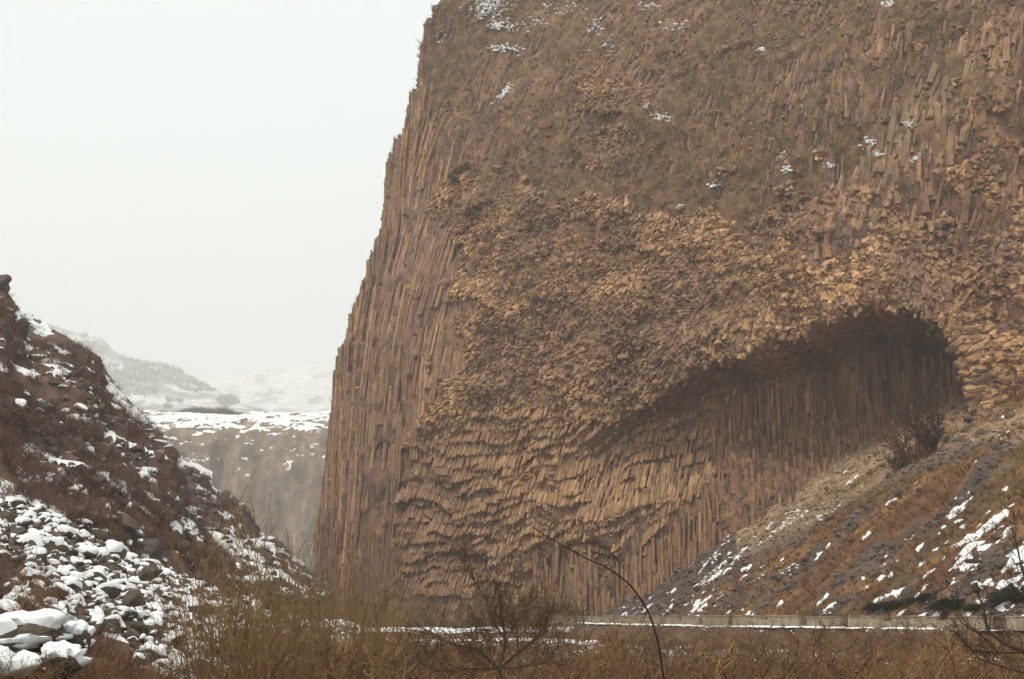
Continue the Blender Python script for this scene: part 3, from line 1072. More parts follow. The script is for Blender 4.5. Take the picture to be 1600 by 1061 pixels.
def talus_sample(nn):
    x = rng.uniform(8, 95, nn); y = rng.uniform(74, 205, nn)
    d = talus_d(x, y)
    k = d > .8
    x, y = x[k], y[k]
    z = ground_z(x, y)
    px, py, scree, streak, patch = talus_fields(x, y, z)
    k = (px < 1660) & (px > 880) & (py > 600)
    return x[k], y[k], z[k], px[k], py[k], scree[k]


x, y, z, px, py, scr_ = talus_sample(120000)
k = rng.random(len(x)) < scr_ * .8 + .015
x, y, z, px, py = [q[k] for q in (x, y, z, px, py)]
size = rng.lognormal(-1.6, .5, len(x)).clip(.08, .8)
cs = pal([GREY * .9, PURPLE * .8, PURPLE, np.array((.19, .14, .1)), np.array((.11, .085, .075))], len(x), .15)
pl = ss(25, -25, py - np.interp(px, [1180, 1300, 1400, 1500], [862, 800, 742, 690]))[:, None] * (px > 1150)[:, None]
cs = cs * (1 - pl) + np.array((.38, .265, .165)) * pl * rng.uniform(.6, 1.2, (len(x), 1))
P = np.stack([x, y, z + size * .1], -1)
scorer = size / y
big = np.argsort(-scorer)[:160]
rest = np.setdiff1d(np.arange(len(x)), big)
if len(rest) > 13000:
    rest = rng.choice(rest, 13000, replace=False)
cap = (fbm(P[:, 0] / 4, P[:, 1] / 4, 0, 3, 171) > .35) & (py > 800) & (px < 1300)
print('scree', len(rest))
OCT = (np.array([(1, 0, 0), (-.5, .8, 0), (-.5, -.8, .1), (0, 0, .8), (.2, 0, -.8), (.5, .7, .3), (.4, -.7, -.2), (-.9, .1, .4)], float),)
me = join_rocks('scree', [M_STONE, M_SNOW], P[rest], size[rest], cs[rest], 8, ICO1, .6, cap[rest], seed=4)
tag(link('scree', me), 'loose grey scree spread over the right slope', 'scree', kind='stuff')
svar = [mk_mesh('scree_rock', *rock_shape(ICO2, 700 + i, .65), [M_BOULD]) for i in range(8)]
for j, i in enumerate(big):
    o = link('scree_rock', svar[j % 8], None, P[i])
    o.scale = (size[i] * 1.15,) * 3
    o.rotation_euler = (rng.uniform(-.3, .3), rng.uniform(-.3, .3), rng.uniform(0, 6.28))
    tag(o, ('large' if size[i] > .62 else 'mid sized') + ' angular rock ' + ('on the stony left edge of the slope' if px[i] < 1180 else 'on the middle of the grassy slope' if px[i] < 1400 else 'on the right part of the grassy slope') + (' by the parapet' if py[i] > 900 else ' halfway up' if py[i] > 780 else ' high up'), 'rock', 'larger rocks on the right slope')

# grass on the talus
x, y, z, px, py, scr_ = talus_sample(60000)
k = rng.random(len(x)) < (1 - scr_) * .7 + .04
x, y, z = x[k], y[k], z[k]
al = x * -TN[1] + y * TN[0]; dd_ = talus_d(x, y)
c = pal([np.array((.24, .125, .045)), np.array((.18, .09, .035)), np.array((.3, .17, .065)), np.array((.14, .062, .03)), np.array((.11, .08, .033))], len(x), .2)
rs = (.6 * ss(0, .45, fbm(al / 3, dd_ / 9, 0, 3, 156)))[:, None]
c = c * (1 - rs) + np.array((.15, .078, .042)) * rs
V, Fc, c = blades(np.stack([x, y, z], -1), rng.uniform(.25, .75, len(x)), np.full(len(x), .07), c, 6, 1.0, np.array((-.35, -.2, 0)))
tag(link('grass', mk_mesh('grass', V, Fc, [M_BLADE], col=c)), 'rusty brown winter grass on the right slope', 'grass', kind='stuff')

# ------------------------------------------------------------------ parapet of separate blocks along the road
wall = bpy.data.objects.new('parapet_wall', None)
COL.objects.link(wall)
wall.location = (19.6, 119, -1.1)
tag(wall, 'low parapet of weathered concrete blocks along the road at the foot of the slope', 'wall')
INVW = -np.array(wall.location)


def block_mesh(L, Hh, D, seed, name):
    r = np.random.default_rng(seed)
    b = bmesh.new()
    bmesh.ops.create_cube(b, size=1)
    for v in b.verts:
        v.co.x *= L; v.co.y *= D; v.co.z = (v.co.z + .5) * Hh
    bmesh.ops.subdivide_edges(b, edges=b.edges[:], cuts=3, use_grid_fill=True)
    for v in b.verts:
        v.co.x += r.normal() * .018; v.co.y += r.normal() * .018
        if v.co.z > .01:
            v.co.z += r.normal() * .015
    me = bpy.data.meshes.new(name); b.to_mesh(me); b.free()
    me.materials.append(M_CONC)
    me.shade_flat()
    return me


s = 0.0
i = 0
while s < wseg[-1] - 30:
    L = [4.1, 4.6, 3.6, 3.9, 4.3][i % 5] * rng.uniform(.93, 1.07)
    gap = rng.uniform(.95, 1.3)
    m_ = s + L / 2
    cx, cy = np.interp(m_, wseg, wv[:, 0]), np.interp(m_, wseg, wv[:, 1])
    c2 = np.array((np.interp(m_ + .5, wseg, wv[:, 0]), np.interp(m_ + .5, wseg, wv[:, 1]))) - (cx, cy)
    hh = rng.uniform(.84, .95)
    a = math.atan2(c2[1], c2[0])
    o = link('concrete_block', block_mesh(L, hh, .26, 40 + i, 'concrete_block'), wall)
    o.location = (cx + INVW[0], cy + INVW[1], .0 + rng.normal() * .01)
    o.rotation_euler = (0, 0, a)
    k_ = link('coping', block_mesh(L + .06, .09, .36, 240 + i, 'coping'), o)
    k_.location = (0, 0, hh - .004)
    if rng.random() < .4:
        g_ = link('gap_stone', block_mesh(gap + .06, hh * rng.uniform(.55, .75), .2, 440 + i, 'gap_stone'), wall)
        gx_ = m_ + L / 2 + gap / 2
        g_.location = (np.interp(gx_, wseg, wv[:, 0]) + INVW[0], np.interp(gx_, wseg, wv[:, 1]) + INVW[1], 0)
        g_.rotation_euler = (0, 0, a)
    s += L + gap
    i += 1

# embankment below the parapet, with its ledge of snow and rubble facing
ns = 420
sgrid = np.linspace(0, wseg[-1] - 4, ns)
cxy = np.stack([np.interp(sgrid, wseg, wv[:, 0]), np.interp(sgrid, wseg, wv[:, 1])], -1)
tt = np.gradient(cxy, axis=0); tt /= np.linalg.norm(tt, axis=1, keepdims=True)
nn_ = np.stack([-tt[:, 1], tt[:, 0]], -1)
nn_ *= np.sign((nn_ @ np.array((-1.0, -.3))))[:, None]
offs = np.array([-5.5, -2.5, -.6, 0, .5, 1.0, 1.25, 1.45, 1.7, 2.0, 2.4, 3.0, 4.2])
hz = np.array([-1.08, -1.06, -1.05, -1.04, -1.05, -1.12, -1.35, -1.75, -2.1, -2.4, -2.7, -3.0, -3.6])
Pe = np.zeros((ns, len(offs), 3))
Pe[..., :2] = cxy[:, None] + nn_[:, None] * offs[None, :, None]
Pe[..., 2] = hz[None]
wob = np.zeros((ns, len(offs)))
wob[:, 4:] = fbm(sgrid[:, None] / 1.3, offs[None, 4:] / .5, 0, 3, 181) * .16
Pe[..., :2] += nn_[:, None] * wob[..., None]
Pe[..., 2] += wob * .5
ce = np.array((.15, .105, .07)) * (1 + .35 * fbm(sgrid[:, None] / .8, offs[None] / .4, 0, 3, 182))[..., None]
ce = np.broadcast_to(ce, Pe.shape)
tag(link('road_embankment', mk_mesh('road_embankment', Pe, grid_faces(ns, len(offs)), [M_TERR], col=ce.reshape(-1, 3), smooth=True)),
    'rubble faced road embankment under the parapet', kind='structure')
# rubble in the facing
q = rng.integers(0, ns, 2600); f = rng.uniform(5.2, 11, 2600)
i0 = f.astype(int); fr = (f - i0)[:, None]
P = Pe[q, i0] * (1 - fr) + Pe[q, np.minimum(i0 + 1, len(offs) - 1)] * fr
me = join_rocks('rubble', [M_STONE, M_SNOW], P, rng.uniform(.12, .3, len(P)), pal([np.array((.22, .16, .105)), np.array((.16, .11, .075)), GREY], len(P)), 8, ICO1, .75,
                rng.random(len(P)) < .06, seed=6)
tag(link('rubble', me), 'rubble stones facing the bank below the parapet', 'rubble', kind='stuff')
# snow strip on the ledge
so = np.linspace(.18, 1.25, 8)
Ps = np.zeros((ns, 8, 3))
wd_ = (.85 + .45 * fbm(sgrid / 5, 0, 0, 4, 191))[:, None]
Ps[..., :2] = cxy[:, None] + nn_[:, None] * (.24 + (so - .18)[None, :] * wd_)[..., None]
hs = .13 * np.sin(np.linspace(0, np.pi, 8))[None] * ss(-.45, .15, fbm(sgrid / 3, 3.0, 0, 5, 192))[:, None] + .04 * fbm(sgrid[:, None] / .7, so[None] / .3, 0, 2, 193)
Ps[..., 2] = -1.06 + hs - .02
tag(link('snow', mk_mesh('snow', Ps, grid_faces(ns, 8), [M_SNOW], smooth=True)), 'strip of snow on the ledge along the foot of the parapet', 'snow', kind='stuff')


# ------------------------------------------------------------------ left side: lofted hillsides
def loft(base, ridge, nu, nv, bulge=0.0, back=None, disp=(0, 1), seed=0, ease=1.0):
    """hillside between a foot line and a ridge line, both given as (px, py, distance)"""
    base, ridge = np.array(base, float), np.array(ridge, float)

    def res(pl, n):
        Pp = at(pl[:, 0], pl[:, 1], pl[:, 2])
        s_ = np.r_[0, np.cumsum(np.linalg.norm(np.diff(pl[:, :2], axis=0), axis=1))]
        u = np.linspace(0, s_[-1], n)
        return np.stack([np.interp(u, s_, Pp[:, k]) for k in range(3)], -1)
    b, r_ = res(base, nu), res(ridge, nu)
    v = np.linspace(0, 1, nv)[None, :, None]
    G = b[:, None] * (1 - v) + r_[:, None] * v
    G[..., 2] += bulge * np.sin(np.pi * v[..., 0])
    if back:
        nb = 14
        vb = np.linspace(0, 1, nb + 1)[1:][None, :, None]
        Bk = r_[:, None] + np.array((back[0], back[1], 0.0)) * vb
        Bk[..., 2] = r_[:, None, 2] * (1 - vb[..., 0] ** 1.6) + (-12) * vb[..., 0] ** 1.6
        G = np.concatenate([G, Bk], 1)
    return G


def rough_up(G, amp, sc, seed, step=0.0, stepz=6.0, fade=True):
    """roughen a loft along its normal with crags"""
    dn = np.cross(np.gradient(G, axis=0), np.gradient(G, axis=1))
    dn /= np.maximum(np.linalg.norm(dn, axis=-1, keepdims=True), 1e-9)
    dn *= np.sign(dn[..., 2:3] + 1e-6)
    f = fbm(G[..., 0] / sc, G[..., 1] / sc, G[..., 2] / sc, 5, seed)
    f = f * amp
    if step:
        zz = G[..., 2] + 2 * fbm(G[..., 0] / 9, G[..., 1] / 9, 0, 3, seed + 3)
        ph = (zz / stepz) % 1.0
        f = f + step * (np.abs(ph - .5) * 2 - .5) * (.5 + fbm(G[..., 0] / 7, G[..., 1] / 7, G[..., 2] / 7, 2, seed + 5)).clip(0, 1.3)
    w_ = np.ones(G.shape[1])
    return G + dn * (f * w_[None])[..., None], dn


def grid_sample(G, nn, vmax=None, vmin=0):
    u = rng.uniform(0, G.shape[0] - 1.001, nn)
    v = rng.uniform(vmin, (vmax or G.shape[1]) - 1.001, nn)
    i, j = u.astype(int), v.astype(int)
    fu, fv = (u - i)[:, None], (v - j)[:, None]
    return (G[i, j] * (1 - fu) * (1 - fv) + G[i + 1, j] * fu * (1 - fv) + G[i, j + 1] * (1 - fu) * fv + G[i + 1, j + 1] * fu * fv)


def slope_cols(G, cols, sc, seed):
    f = fbm(G[..., 0] / sc, G[..., 1] / sc, G[..., 2] / sc, 4, seed)
    f2 = fbm(G[..., 0] / sc * 2.3, G[..., 1] / sc * 2.3, G[..., 2] / sc * 2.3, 3, seed + 9)
    c = cols[0] + (cols[1] - cols[0]) * ss(-.4, .4, f)[..., None]
    return (c + (cols[2] - c) * ss(.0, .5, f2)[..., None]).clip(.02, .6)


def snow_on(G, dn, thr, amp, sc, seed, name, label, tmax=.3, nzw=.8, wfun=None):
    f = fbm(G[..., 0] / sc, G[..., 1] / sc, G[..., 2] / sc, 5, seed) + nzw * (dn[..., 2] - .6)
    nrm = np.cross(np.gradient(G, axis=0), np.gradient(G, axis=1))
    nrm /= np.maximum(np.linalg.norm(nrm, axis=-1, keepdims=True), 1e-9)
    nrm *= np.sign(nrm[..., 2:3] + 1e-6)
    f = f + 1.1 * (nrm[..., 2] - dn[..., 2])
    if wfun is not None:
        f = f + wfun
    h = (f - thr) * amp
    Gs = G + np.array((0, 0, 1.0)) * (np.clip(h, -.25, tmax) + .02)[..., None]
    k = h > 0
    kq = k[:-1, :-1] | k[1:, 1:] | k[1:, :-1] | k[:-1, 1:]
    V, Fs, _ = compact(Gs.reshape(-1, 3), [grid_faces(G.shape[0], G.shape[1], kq)])
    tag(link(name, mk_mesh(name, V, Fs, [M_SNOW], smooth=True)), label, 'snow', kind='stuff')


EARTH = [np.array((.115, .068, .05)), np.array((.155, .09, .06)), np.array((.085, .06, .055))]
# boulder talus
H0 = loft([(-160, 1120, 33), (0, 1105, 36), (160, 1100, 42), (330, 1075, 50), (450, 1045, 60), (560, 1010, 75)],
          [(-160, 722, 78), (0, 770, 80), (90, 806, 82), (170, 848, 85), (250, 893, 88), (330, 925, 92), (430, 960, 98), (560, 985, 110)], 260, 190)
H0, dn0 = rough_up(H0, .5, 5, 201)
c0 = slope_cols(H0, EARTH, 5, 202)
tag(link('boulder_slope', mk_mesh('boulder_slope', H0, grid_faces(*H0.shape[:2]), [M_TERR], col=c0.reshape(-1, 3), smooth=True)), 'snowy bank under the boulder field on the left', kind='structure')
px0, py0 = proj(H0)
snow_on(H0, dn0, .38, .6, 2.4, 203, 'snow', 'snow between the boulders on the left bank', .3, .3,
        wfun=-.7 * ss(60, 10, px0) * ss(840, 880, py0) * ss(1000, 930, py0) - .6 * ss(985, 1020, py0) * ss(260, 200, px0) + .2 * ss(200, 300, px0))
# rocky hillside above
H1r = [(-160, 330, 158), (-60, 405, 156), (0, 440, 155), (10, 452, 154), (16, 478, 154), (30, 506, 155), (45, 522, 157), (75, 522, 160), (105, 532, 162), (135, 548, 160), (150, 566, 158), (156, 600, 156),
       (172, 622, 155), (195, 633, 153), (215, 655, 152), (232, 672, 150), (255, 690, 148), (268, 706, 146), (271, 740, 145), (272, 770, 142), (300, 800, 138), (330, 850, 132),
       (360, 900, 125), (420, 935, 120)]
H1 = loft([(-160, 735, 77), (0, 783, 79), (90, 818, 81), (170, 860, 84), (250, 905, 87), (330, 935, 91), (430, 970, 97)], H1r, 310, 190, 0, (-70, 60))
H1, dn1 = rough_up(H1, 1.3, 9, 211, 1.5, 5.5)
c1 = slope_cols(H1, [np.array((.125, .072, .055)), np.array((.17, .10, .07)), np.array((.085, .062, .058))], 8, 212)
tag(link('rocky_hillside', mk_mesh('rocky_hillside', H1, grid_faces(*H1.shape[:2]), [M_TERR], col=c1.reshape(-1, 3), smooth=True)), 'dark craggy hillside dusted with snow on the left', kind='structure')
snow_on(H1, dn1, .34, .5, 3.2, 213, 'snow', 'thin snow on the ledges of the dark hillside', .28, .6)
# spur behind it
H2 = loft([(200, 870, 150), (330, 900, 150), (400, 915, 150), (500, 945, 160)],
          [(200, 700, 226), (262, 728, 225), (300, 742, 222), (330, 760, 220), (352, 770, 219), (372, 786, 217), (388, 803, 215), (396, 828, 213), (430, 850, 205), (460, 880, 200), (520, 925, 190)], 200, 120, 0, (-40, 50))
H2, dn2 = rough_up(H2, 1.2, 8, 221, 1.0, 5)
tag(link('rocky_spur', mk_mesh('rocky_spur', H2, grid_faces(*H2.shape[:2]), [M_TERR], col=slope_cols(H2, EARTH, 7, 222).reshape(-1, 3), smooth=True)), 'lower rocky spur with snow behind the dark hillside', kind='structure')
p2x, p2y = proj(H2)
snow_on(H2, dn2, .5, .5, 3.0, 223, 'snow', 'snow on the lower spur beside the valley', .3, .6, wfun=.65 * ss(815, 850, p2y))
# snowy slope behind
H3 = loft([(-160, 700, 230), (100, 740, 240), (330, 790, 260)],
          [(-160, 370, 330), (20, 468, 325), (60, 498, 325), (110, 528, 320), (150, 556, 318), (200, 625, 315), (260, 690, 310), (330, 740, 300)], 160, 100, 0, (-90, 80))
H3, dn3 = rough_up(H3, 1.5, 12, 231)
tag(link('snowy_slope', mk_mesh('snowy_slope', H3, grid_faces(*H3.shape[:2]), [M_TERR], col=slope_cols(H3, EARTH, 7, 232).reshape(-1, 3), smooth=True)), 'snowy brush covered slope behind the dark hillside', kind='structure')
snow_on(H3, dn3, -.02, .6, 3.5, 233, 'snow', 'snow on the slope behind the dark hillside', .4, .4)
# far cliff closing the gorge
KF = 1.85
FCb = [(60, 945, 400), (300, 945, 425), (400, 945, 430), (650, 945, 425)]
rows = [(945, 0), (820, 4), (720, 8), (695, 10), (675, 16), (660, 30), (650, 44), (645, 56)]
nu = 300
pxs = np.linspace(60, 700, nu)
Yb = np.interp(pxs, [60, 250, 400, 520, 700], [400, 425, 436, 430, 425])
lines = []
for py_, dY in rows:
    lift = -6 * ss(260, 150, pxs) * (py_ < 700)
    lines.append(at(pxs, py_ + lift + 3 * vn(pxs / 40, py_, 0, 240), (Yb + dY) * KF))
Gl = np.stack(lines, 1)
v = np.linspace(0, len(rows) - 1, 140)
i0 = np.minimum(v.astype(int), len(rows) - 2); fr = (v - i0)[None, :, None]
FC = Gl[:, i0] * (1 - fr) + Gl[:, i0 + 1] * fr
pl = FC[:, -1:].copy(); pl = np.concatenate([pl + np.array((0, 300, 0)), pl + np.array((0, 1100, -1))], 1)
FC = FC / 1.0
rib = (2.4 * fbm(FC[..., 0] / 14, FC[..., 2] / 40, 0, 4, 241) + .6 * vn(FC[..., 0] / 2.4, FC[..., 2] / 30, 0, 242))
FC[..., 1] -= rib * ss(50, 20, FC[..., 1] / KF - Yb[:, None]) * 1.5
FC[..., 2] += .5 * fbm(FC[..., 0] / 5, FC[..., 1] / 5, 0, 3, 246)
fcz = FC.copy()
FC = np.concatenate([FC, pl], 1)
cf = slope_cols(FC, [np.array((.19, .135, .098)), np.array((.235, .17, .122)), np.array((.155, .115, .09))], 14, 243)
cf = (cf * (1 + .38 * fbm(FC[..., 0] / 5, FC[..., 2] / 60, 0, 4, 248) + .25 * fbm(FC[..., 0] / 3, FC[..., 2] / 4, 0, 3, 250))[..., None]).clip(.02, .6)
tag(link('far_cliff', mk_mesh('far_cliff', FC, grid_faces(*FC.shape[:2]), [M_FAR], col=cf.reshape(-1, 3), smooth=True)), 'hazy grey brown cliff with a level snowy rim closing the gorge', kind='structure')
pfx, pfy = proj(FC)
dnf = np.zeros_like(FC); dnf[..., 2] = .6
FS = FC / KF
wsn = 1.0 * ss(688, 655, pfy + 10 * fbm(FS[..., 0] / 6, FS[..., 2] / 3, 0, 3, 247)) - .35 * ss(700, 800, pfy)
f = .75 * fbm(FS[..., 0] / 4, FS[..., 2] / 1.5, 0, 5, 244) + .55 * fbm(FS[..., 0] / 1.2, FS[..., 2] / .8, 0, 3, 249) + wsn
h = (f - .6) * .8
Gs = FC + np.array((0, -.25, 0.3)) * np.clip(h, -.6, 1)[..., None]
k = h > 0
kq = k[:-1, :-1] | k[1:, 1:] | k[1:, :-1] | k[:-1, 1:]
V, Fs, _ = compact(Gs.reshape(-1, 3), [grid_faces(FC.shape[0], FC.shape[1], kq)])
tag(link('snow', mk_mesh('snow', V, Fs, [M_SNOW], smooth=True)), 'snow along the rim and ledges of the far cliff', 'snow', kind='stuff')


# hills fading out behind
def far_hill(name, base, ridge, seed, label, back, thr):
    G = loft(base, ridge, 130, 80, 0, back)
    G, dn = rough_up(G, 9, 120, seed)
    f = .6 * fbm(G[..., 0] / 110, G[..., 1] / 110, G[..., 2] / 60, 4, seed + 2) + .6 * fbm(G[..., 0] / 22, G[..., 1] / 22, G[..., 2] / 16, 4, seed + 4)
    g = ss(thr, thr + .3, f)[..., None]
    c = np.array((.78, .78, .78)) * (1 - g) + np.array((.26, .245, .23)) * g
    tag(link(name, mk_mesh(name, G, grid_faces(*G.shape[:2]), [M_HILL], col=c.reshape(-1, 3), smooth=True)), label, kind='structure')
    return G


NH = far_hill('near_hill', [(-200, 690, 2432), (200, 690, 2432), (420, 680, 2432), (640, 680, 2432)],
         [(-200, 476, 3456), (0, 484, 3456), (100, 512, 3392), (130, 524, 3392), (162, 534, 3360), (174, 548, 3360), (240, 566, 3264), (265, 572, 3232), (278, 578, 3200), (330, 606, 3072), (365, 622, 3008), (400, 640, 2880), (450, 655, 2816), (640, 672, 2720)],
         251, 'snowy hill with dark brush fading into mist', (-250, 700), -.3)
far_hill('distant_hill', [(150, 680, 3776), (400, 670, 3776), (800, 665, 3776)],
         [(150, 640, 4800), (250, 612, 4800), (340, 590, 4800), (440, 574, 4800), (520, 566, 4800), (800, 566, 4800)], 261, 'faint white hill almost lost in the mist', (0, 700), .15)
# clumps of bare trees on the misty hill
P = grid_sample(NH, 7000, 79)
hx_, hy_ = proj(P)
ridge_y = np.interp(hx_, [0, 130, 174, 278, 365, 400], [484, 524, 548, 578, 622, 640])
kd = fbm(P[:, 0] / 130, P[:, 1] / 200, P[:, 2] / 90, 4, 256) > .12 + .25 * ss(10, 60, hy_ - ridge_y)
for cx_, cy_, rx_, ry_ in ((150, 545, 22, 14), (272, 582, 12, 10), (355, 628, 20, 9), (232, 612, 16, 12), (175, 575, 10, 10)):
    kd |= ((hx_ - cx_) / rx_) ** 2 + ((hy_ - cy_) / ry_) ** 2 < rng.uniform(.3, 1.1, len(P))
P = P[kd]
V, Fc, c = blades(P, rng.uniform(7, 20, len(P)), rng.uniform(2, 5, len(P)), np.tile(np.array((.2, .185, .165)), (len(P), 1)), 7, .9)  # tree colour paled: part of the mist's fading is put into it
tag(link('hill_trees', mk_mesh('hill_trees', V, Fc, [M_BLADE], col=c)), 'patches of bare trees fading into mist on the far hill', 'trees', kind='stuff')
# dark brush on the rim of the far cliff
pxr = np.r_[rng.uniform(262, 340, 260), rng.uniform(338, 395, 120), rng.uniform(200, 262, 40)]
hr = np.r_[np.interp(pxr[:260], [262, 300, 330, 340], [1, 4.2, 3.5, 1]), np.interp(pxr[260:380], [338, 350, 365, 395], [4, 4.5, 2, .6]), np.full(40, 1.0)]
Yr = rng.uniform(900, 1020, len(pxr)); hr = hr * 1.75
P = at(pxr, 646, Yr); P[:, 2] -= 1.5
V, Fc, c = blades(P, hr * rng.uniform(.6, 1.2, len(P)), np.full(len(P), .5), np.tile(np.array((.09, .07, .055)), (len(P), 1)), 24, .9)
tag(link('rim_brush', mk_mesh('rim_brush', V, Fc, [M_BLADE], col=c)), 'dark leafless brush in a low mound on the far rim', 'brush', kind='stuff')
# blurred shrubs of the near hill
pxr = rng.uniform(-60, 420, 130)
ty = np.interp(pxr, [-60, 100, 174, 278, 365, 420], [440, 520, 552, 580, 624, 648])


# ------------------------------------------------------------------ boulders on the left
P = grid_sample(H0, 8000)
px, py = proj(P)
brushy = ss(70, 10, px) * ss(835, 880, py) * ss(990, 930, py) + ss(975, 1010, py) * ss(250, 200, px)
k = (rng.random(len(P)) > brushy * .95) & (px > -40) & (px < 540) & (py < 1090)
P, px, py = P[k], px[k], py[k]
size = rng.lognormal(-1.35, .5, len(P)).clip(.1, 1.0)
size *= np.interp(px, [0, 250, 420, 520], [1.05, 1.0, .8, .6])
score = size / P[:, 1]
order = np.argsort(-score)
# thin out the biggest where they crowd each other
chosen = []
for i in order:
    if len(chosen) >= 285: break
    if all((P[i, 0] - P[j, 0]) ** 2 + (P[i, 1] - P[j, 1]) ** 2 > (.75 * (size[i] + size[j])) ** 2 for j in chosen):
        chosen.append(i)
chosen = np.array(chosen)
rest = np.setdiff1d(np.arange(len(P)), chosen)
rest = rest[size[rest] < .6][:4400]
me = join_rocks('small_boulders', [M_STONE, M_SNOW], P[rest] + np.array((0, 0, .12)), size[rest], pal([GREY, GREY * .8, np.array((.15, .115, .09)), np.array((.11, .085, .07))], len(rest)), 10, ICO1, .72,
                rng.random(len(rest)) < .52, seed=8, smooth=False)
tag(link('small_boulders', me), 'smaller snowy stones filling the left boulder field', 'stones', kind='stuff')
bvar = []
for i in range(14):
    v, f = rock_shape(ICO3, 300 + i, .72, 12)
    cv_, cf_, _ = compact(*(lambda a: (a[0], [a[1]]))(snow_cap(v, f, i, .12, .45, .45, .5)))
    bvar.append((mk_mesh('boulder', v, f, [M_BOULD]), mk_mesh('snow_cap', cv_, cf_, [M_SNOW], smooth=True)))


def rock_fine(seed, flat, planes, rough):
    v, f = rock_shape(ICO3, seed, flat, planes, rough)
    b = bmesh.new()
    vs = [b.verts.new(q) for q in v]
    for t in f: b.faces.new([vs[k] for k in t])
    bmesh.ops.subdivide_edges(b, edges=b.edges[:], cuts=1, use_grid_fill=True, smooth=.3)
    bmesh.ops.triangulate(b, faces=b.faces[:])
    b.verts.index_update()
    v = np.array([q.co[:] for q in b.verts]); f = np.array([[q.index for q in t.verts] for t in b.faces]); b.free()
    return v * (1 + rough * fbm(v[:, 0] * 4, v[:, 1] * 4, v[:, 2] * 4, 4, seed + 1))[:, None], f


def put_boulder(i, loc, sc, rz, label, group=None, snowy=True):
    b = link('boulder', bvar[i][0], None, loc)
    b.scale = sc
    b.rotation_euler = (0, 0, rz)
    tag(b, label, 'boulder', group)
    if snowy:
        link('snow_cap', bvar[i][1], b)
    return b


def boulder_label(i, snowy):
    a_, b_, Y_ = px[i], py[i], P[i, 1]
    size_ = 'large' if size[i] > .62 else ('medium' if size[i] > .42 else 'small')
    up = 'on the top edge' if b_ < np.interp(a_, [0, 170, 330], [815, 885, 950]) else ('low down' if b_ > 985 else ('in the upper half' if b_ < np.interp(a_, [0, 250], [880, 925]) else 'in the lower half'))
    si = 'at the photo edge' if a_ < 60 else ('behind the near rocks' if a_ < 150 else ('in the centre' if a_ < 260 else ('by the first willows' if a_ < 380 else 'among the willows')))
    kind_ = 'snowy' if snowy else 'bare dark'
    return f'{size_} {kind_} boulder {up} of the scree, {si}'


for j, i in enumerate(chosen):
    f = np.array((1, rng.uniform(.8, 1.15), rng.uniform(.8, 1.15)))
    sn_ = rng.random() < .74
    put_boulder(j % 14, P[i] + np.array((0, 0, .22 * size[i])), size[i] * f, rng.uniform(0, 6.28),
                boulder_label(i, sn_), 'boulders of the left field', sn_)
# the boulders one would point out
heroes = [((120, 872, 74), (1.6, 1.2, 1.5), 'tall dark squared boulder standing upright at the upper edge of the boulder field'),
          ((180, 866, 76), (1.2, 1.0, 1.35), 'dark boulder with a sharp snowy crest beside the tall squared boulder'),
          ((112, 885, 68), (1.8, 1.1, .8), 'wide flat boulder under a thick unbroken slab of snow'),
          ((232, 898, 66), (.95, .85, .95), 'rounded pale grey bare boulder at the right edge of the upper field'),
          ((212, 940, 58), (1.1, .9, 1.1), 'bare dark wedge shaped boulder facing the snow sheet'),
          ((320, 950, 62), (1.15, .8, .55), 'long low dark boulder at the foot of the field by the willows')]
for j, ((a_, b_, Y_), sc, lab) in enumerate(heroes):
    put_boulder((j * 3 + 1) % 14, at(a_, b_, Y_), sc, j * 1.3, lab, None, 'bare' not in lab)

# the big snow covered rocks close by, bottom left
near = [((-5, 1000, 27), (1.7, 1.4, .62), 'big near rock under a deep sloping blanket of snow', .3),
        ((-30, 1050, 25), (1.3, 1.2, .6), 'near dark rock with a torn snow edge at the corner', 1.2),
        ((95, 1036, 25), (.75, .6, .36), 'low near rock with a tongue of lumpy snow', 2.0),
        ((118, 1000, 28), (.42, .4, .42), 'small dark bare sided stone beside the deep snow blanket', .5)]
for j, ((a_, b_, Y_), sc, lab, rz) in enumerate(near):
    v, f = rock_fine(520 + j, .9, 22, .05)
    cv_, cf_, _ = compact(*(lambda a: (a[0], [a[1]]))(snow_cap(v, f, 40 + j, .24, .25, .95, .9)))
    b = link('boulder', mk_mesh('boulder', v, f, [M_BOULD]), None, at(a_, b_, Y_))
    b.scale = sc; b.rotation_euler = (0, 0, rz)
    tag(b, lab, 'boulder')
    link('snow_cap', mk_mesh('snow_cap', cv_, cf_, [M_SNOW], smooth=True), b)
# bank that carries them
xs = np.linspace(-22, -3, 60); ys = np.linspace(14, 40, 70)
X, Y = np.meshgrid(xs, ys, indexing='ij')
zb = at(np.full(X.shape, 0), np.full(X.shape, 1030), Y)[..., 2] * 0 - 1.15 - .42 * np.maximum(X + 10.5, -3) - .035 * (27 - Y) - 3.4 * ss(31, 39, Y) + .25 * fbm(X / 1.6, Y / 1.6, 0, 4, 271)
cb = slope_cols(np.stack([X, Y, zb], -1), EARTH, 2, 272) * .7
tag(link('near_bank', mk_mesh('near_bank', np.stack([X, Y, zb], -1), grid_faces(60, 70), [M_TERR], col=cb.reshape(-1, 3), smooth=True)), 'dark earthy bank at the lower left corner', kind='structure')


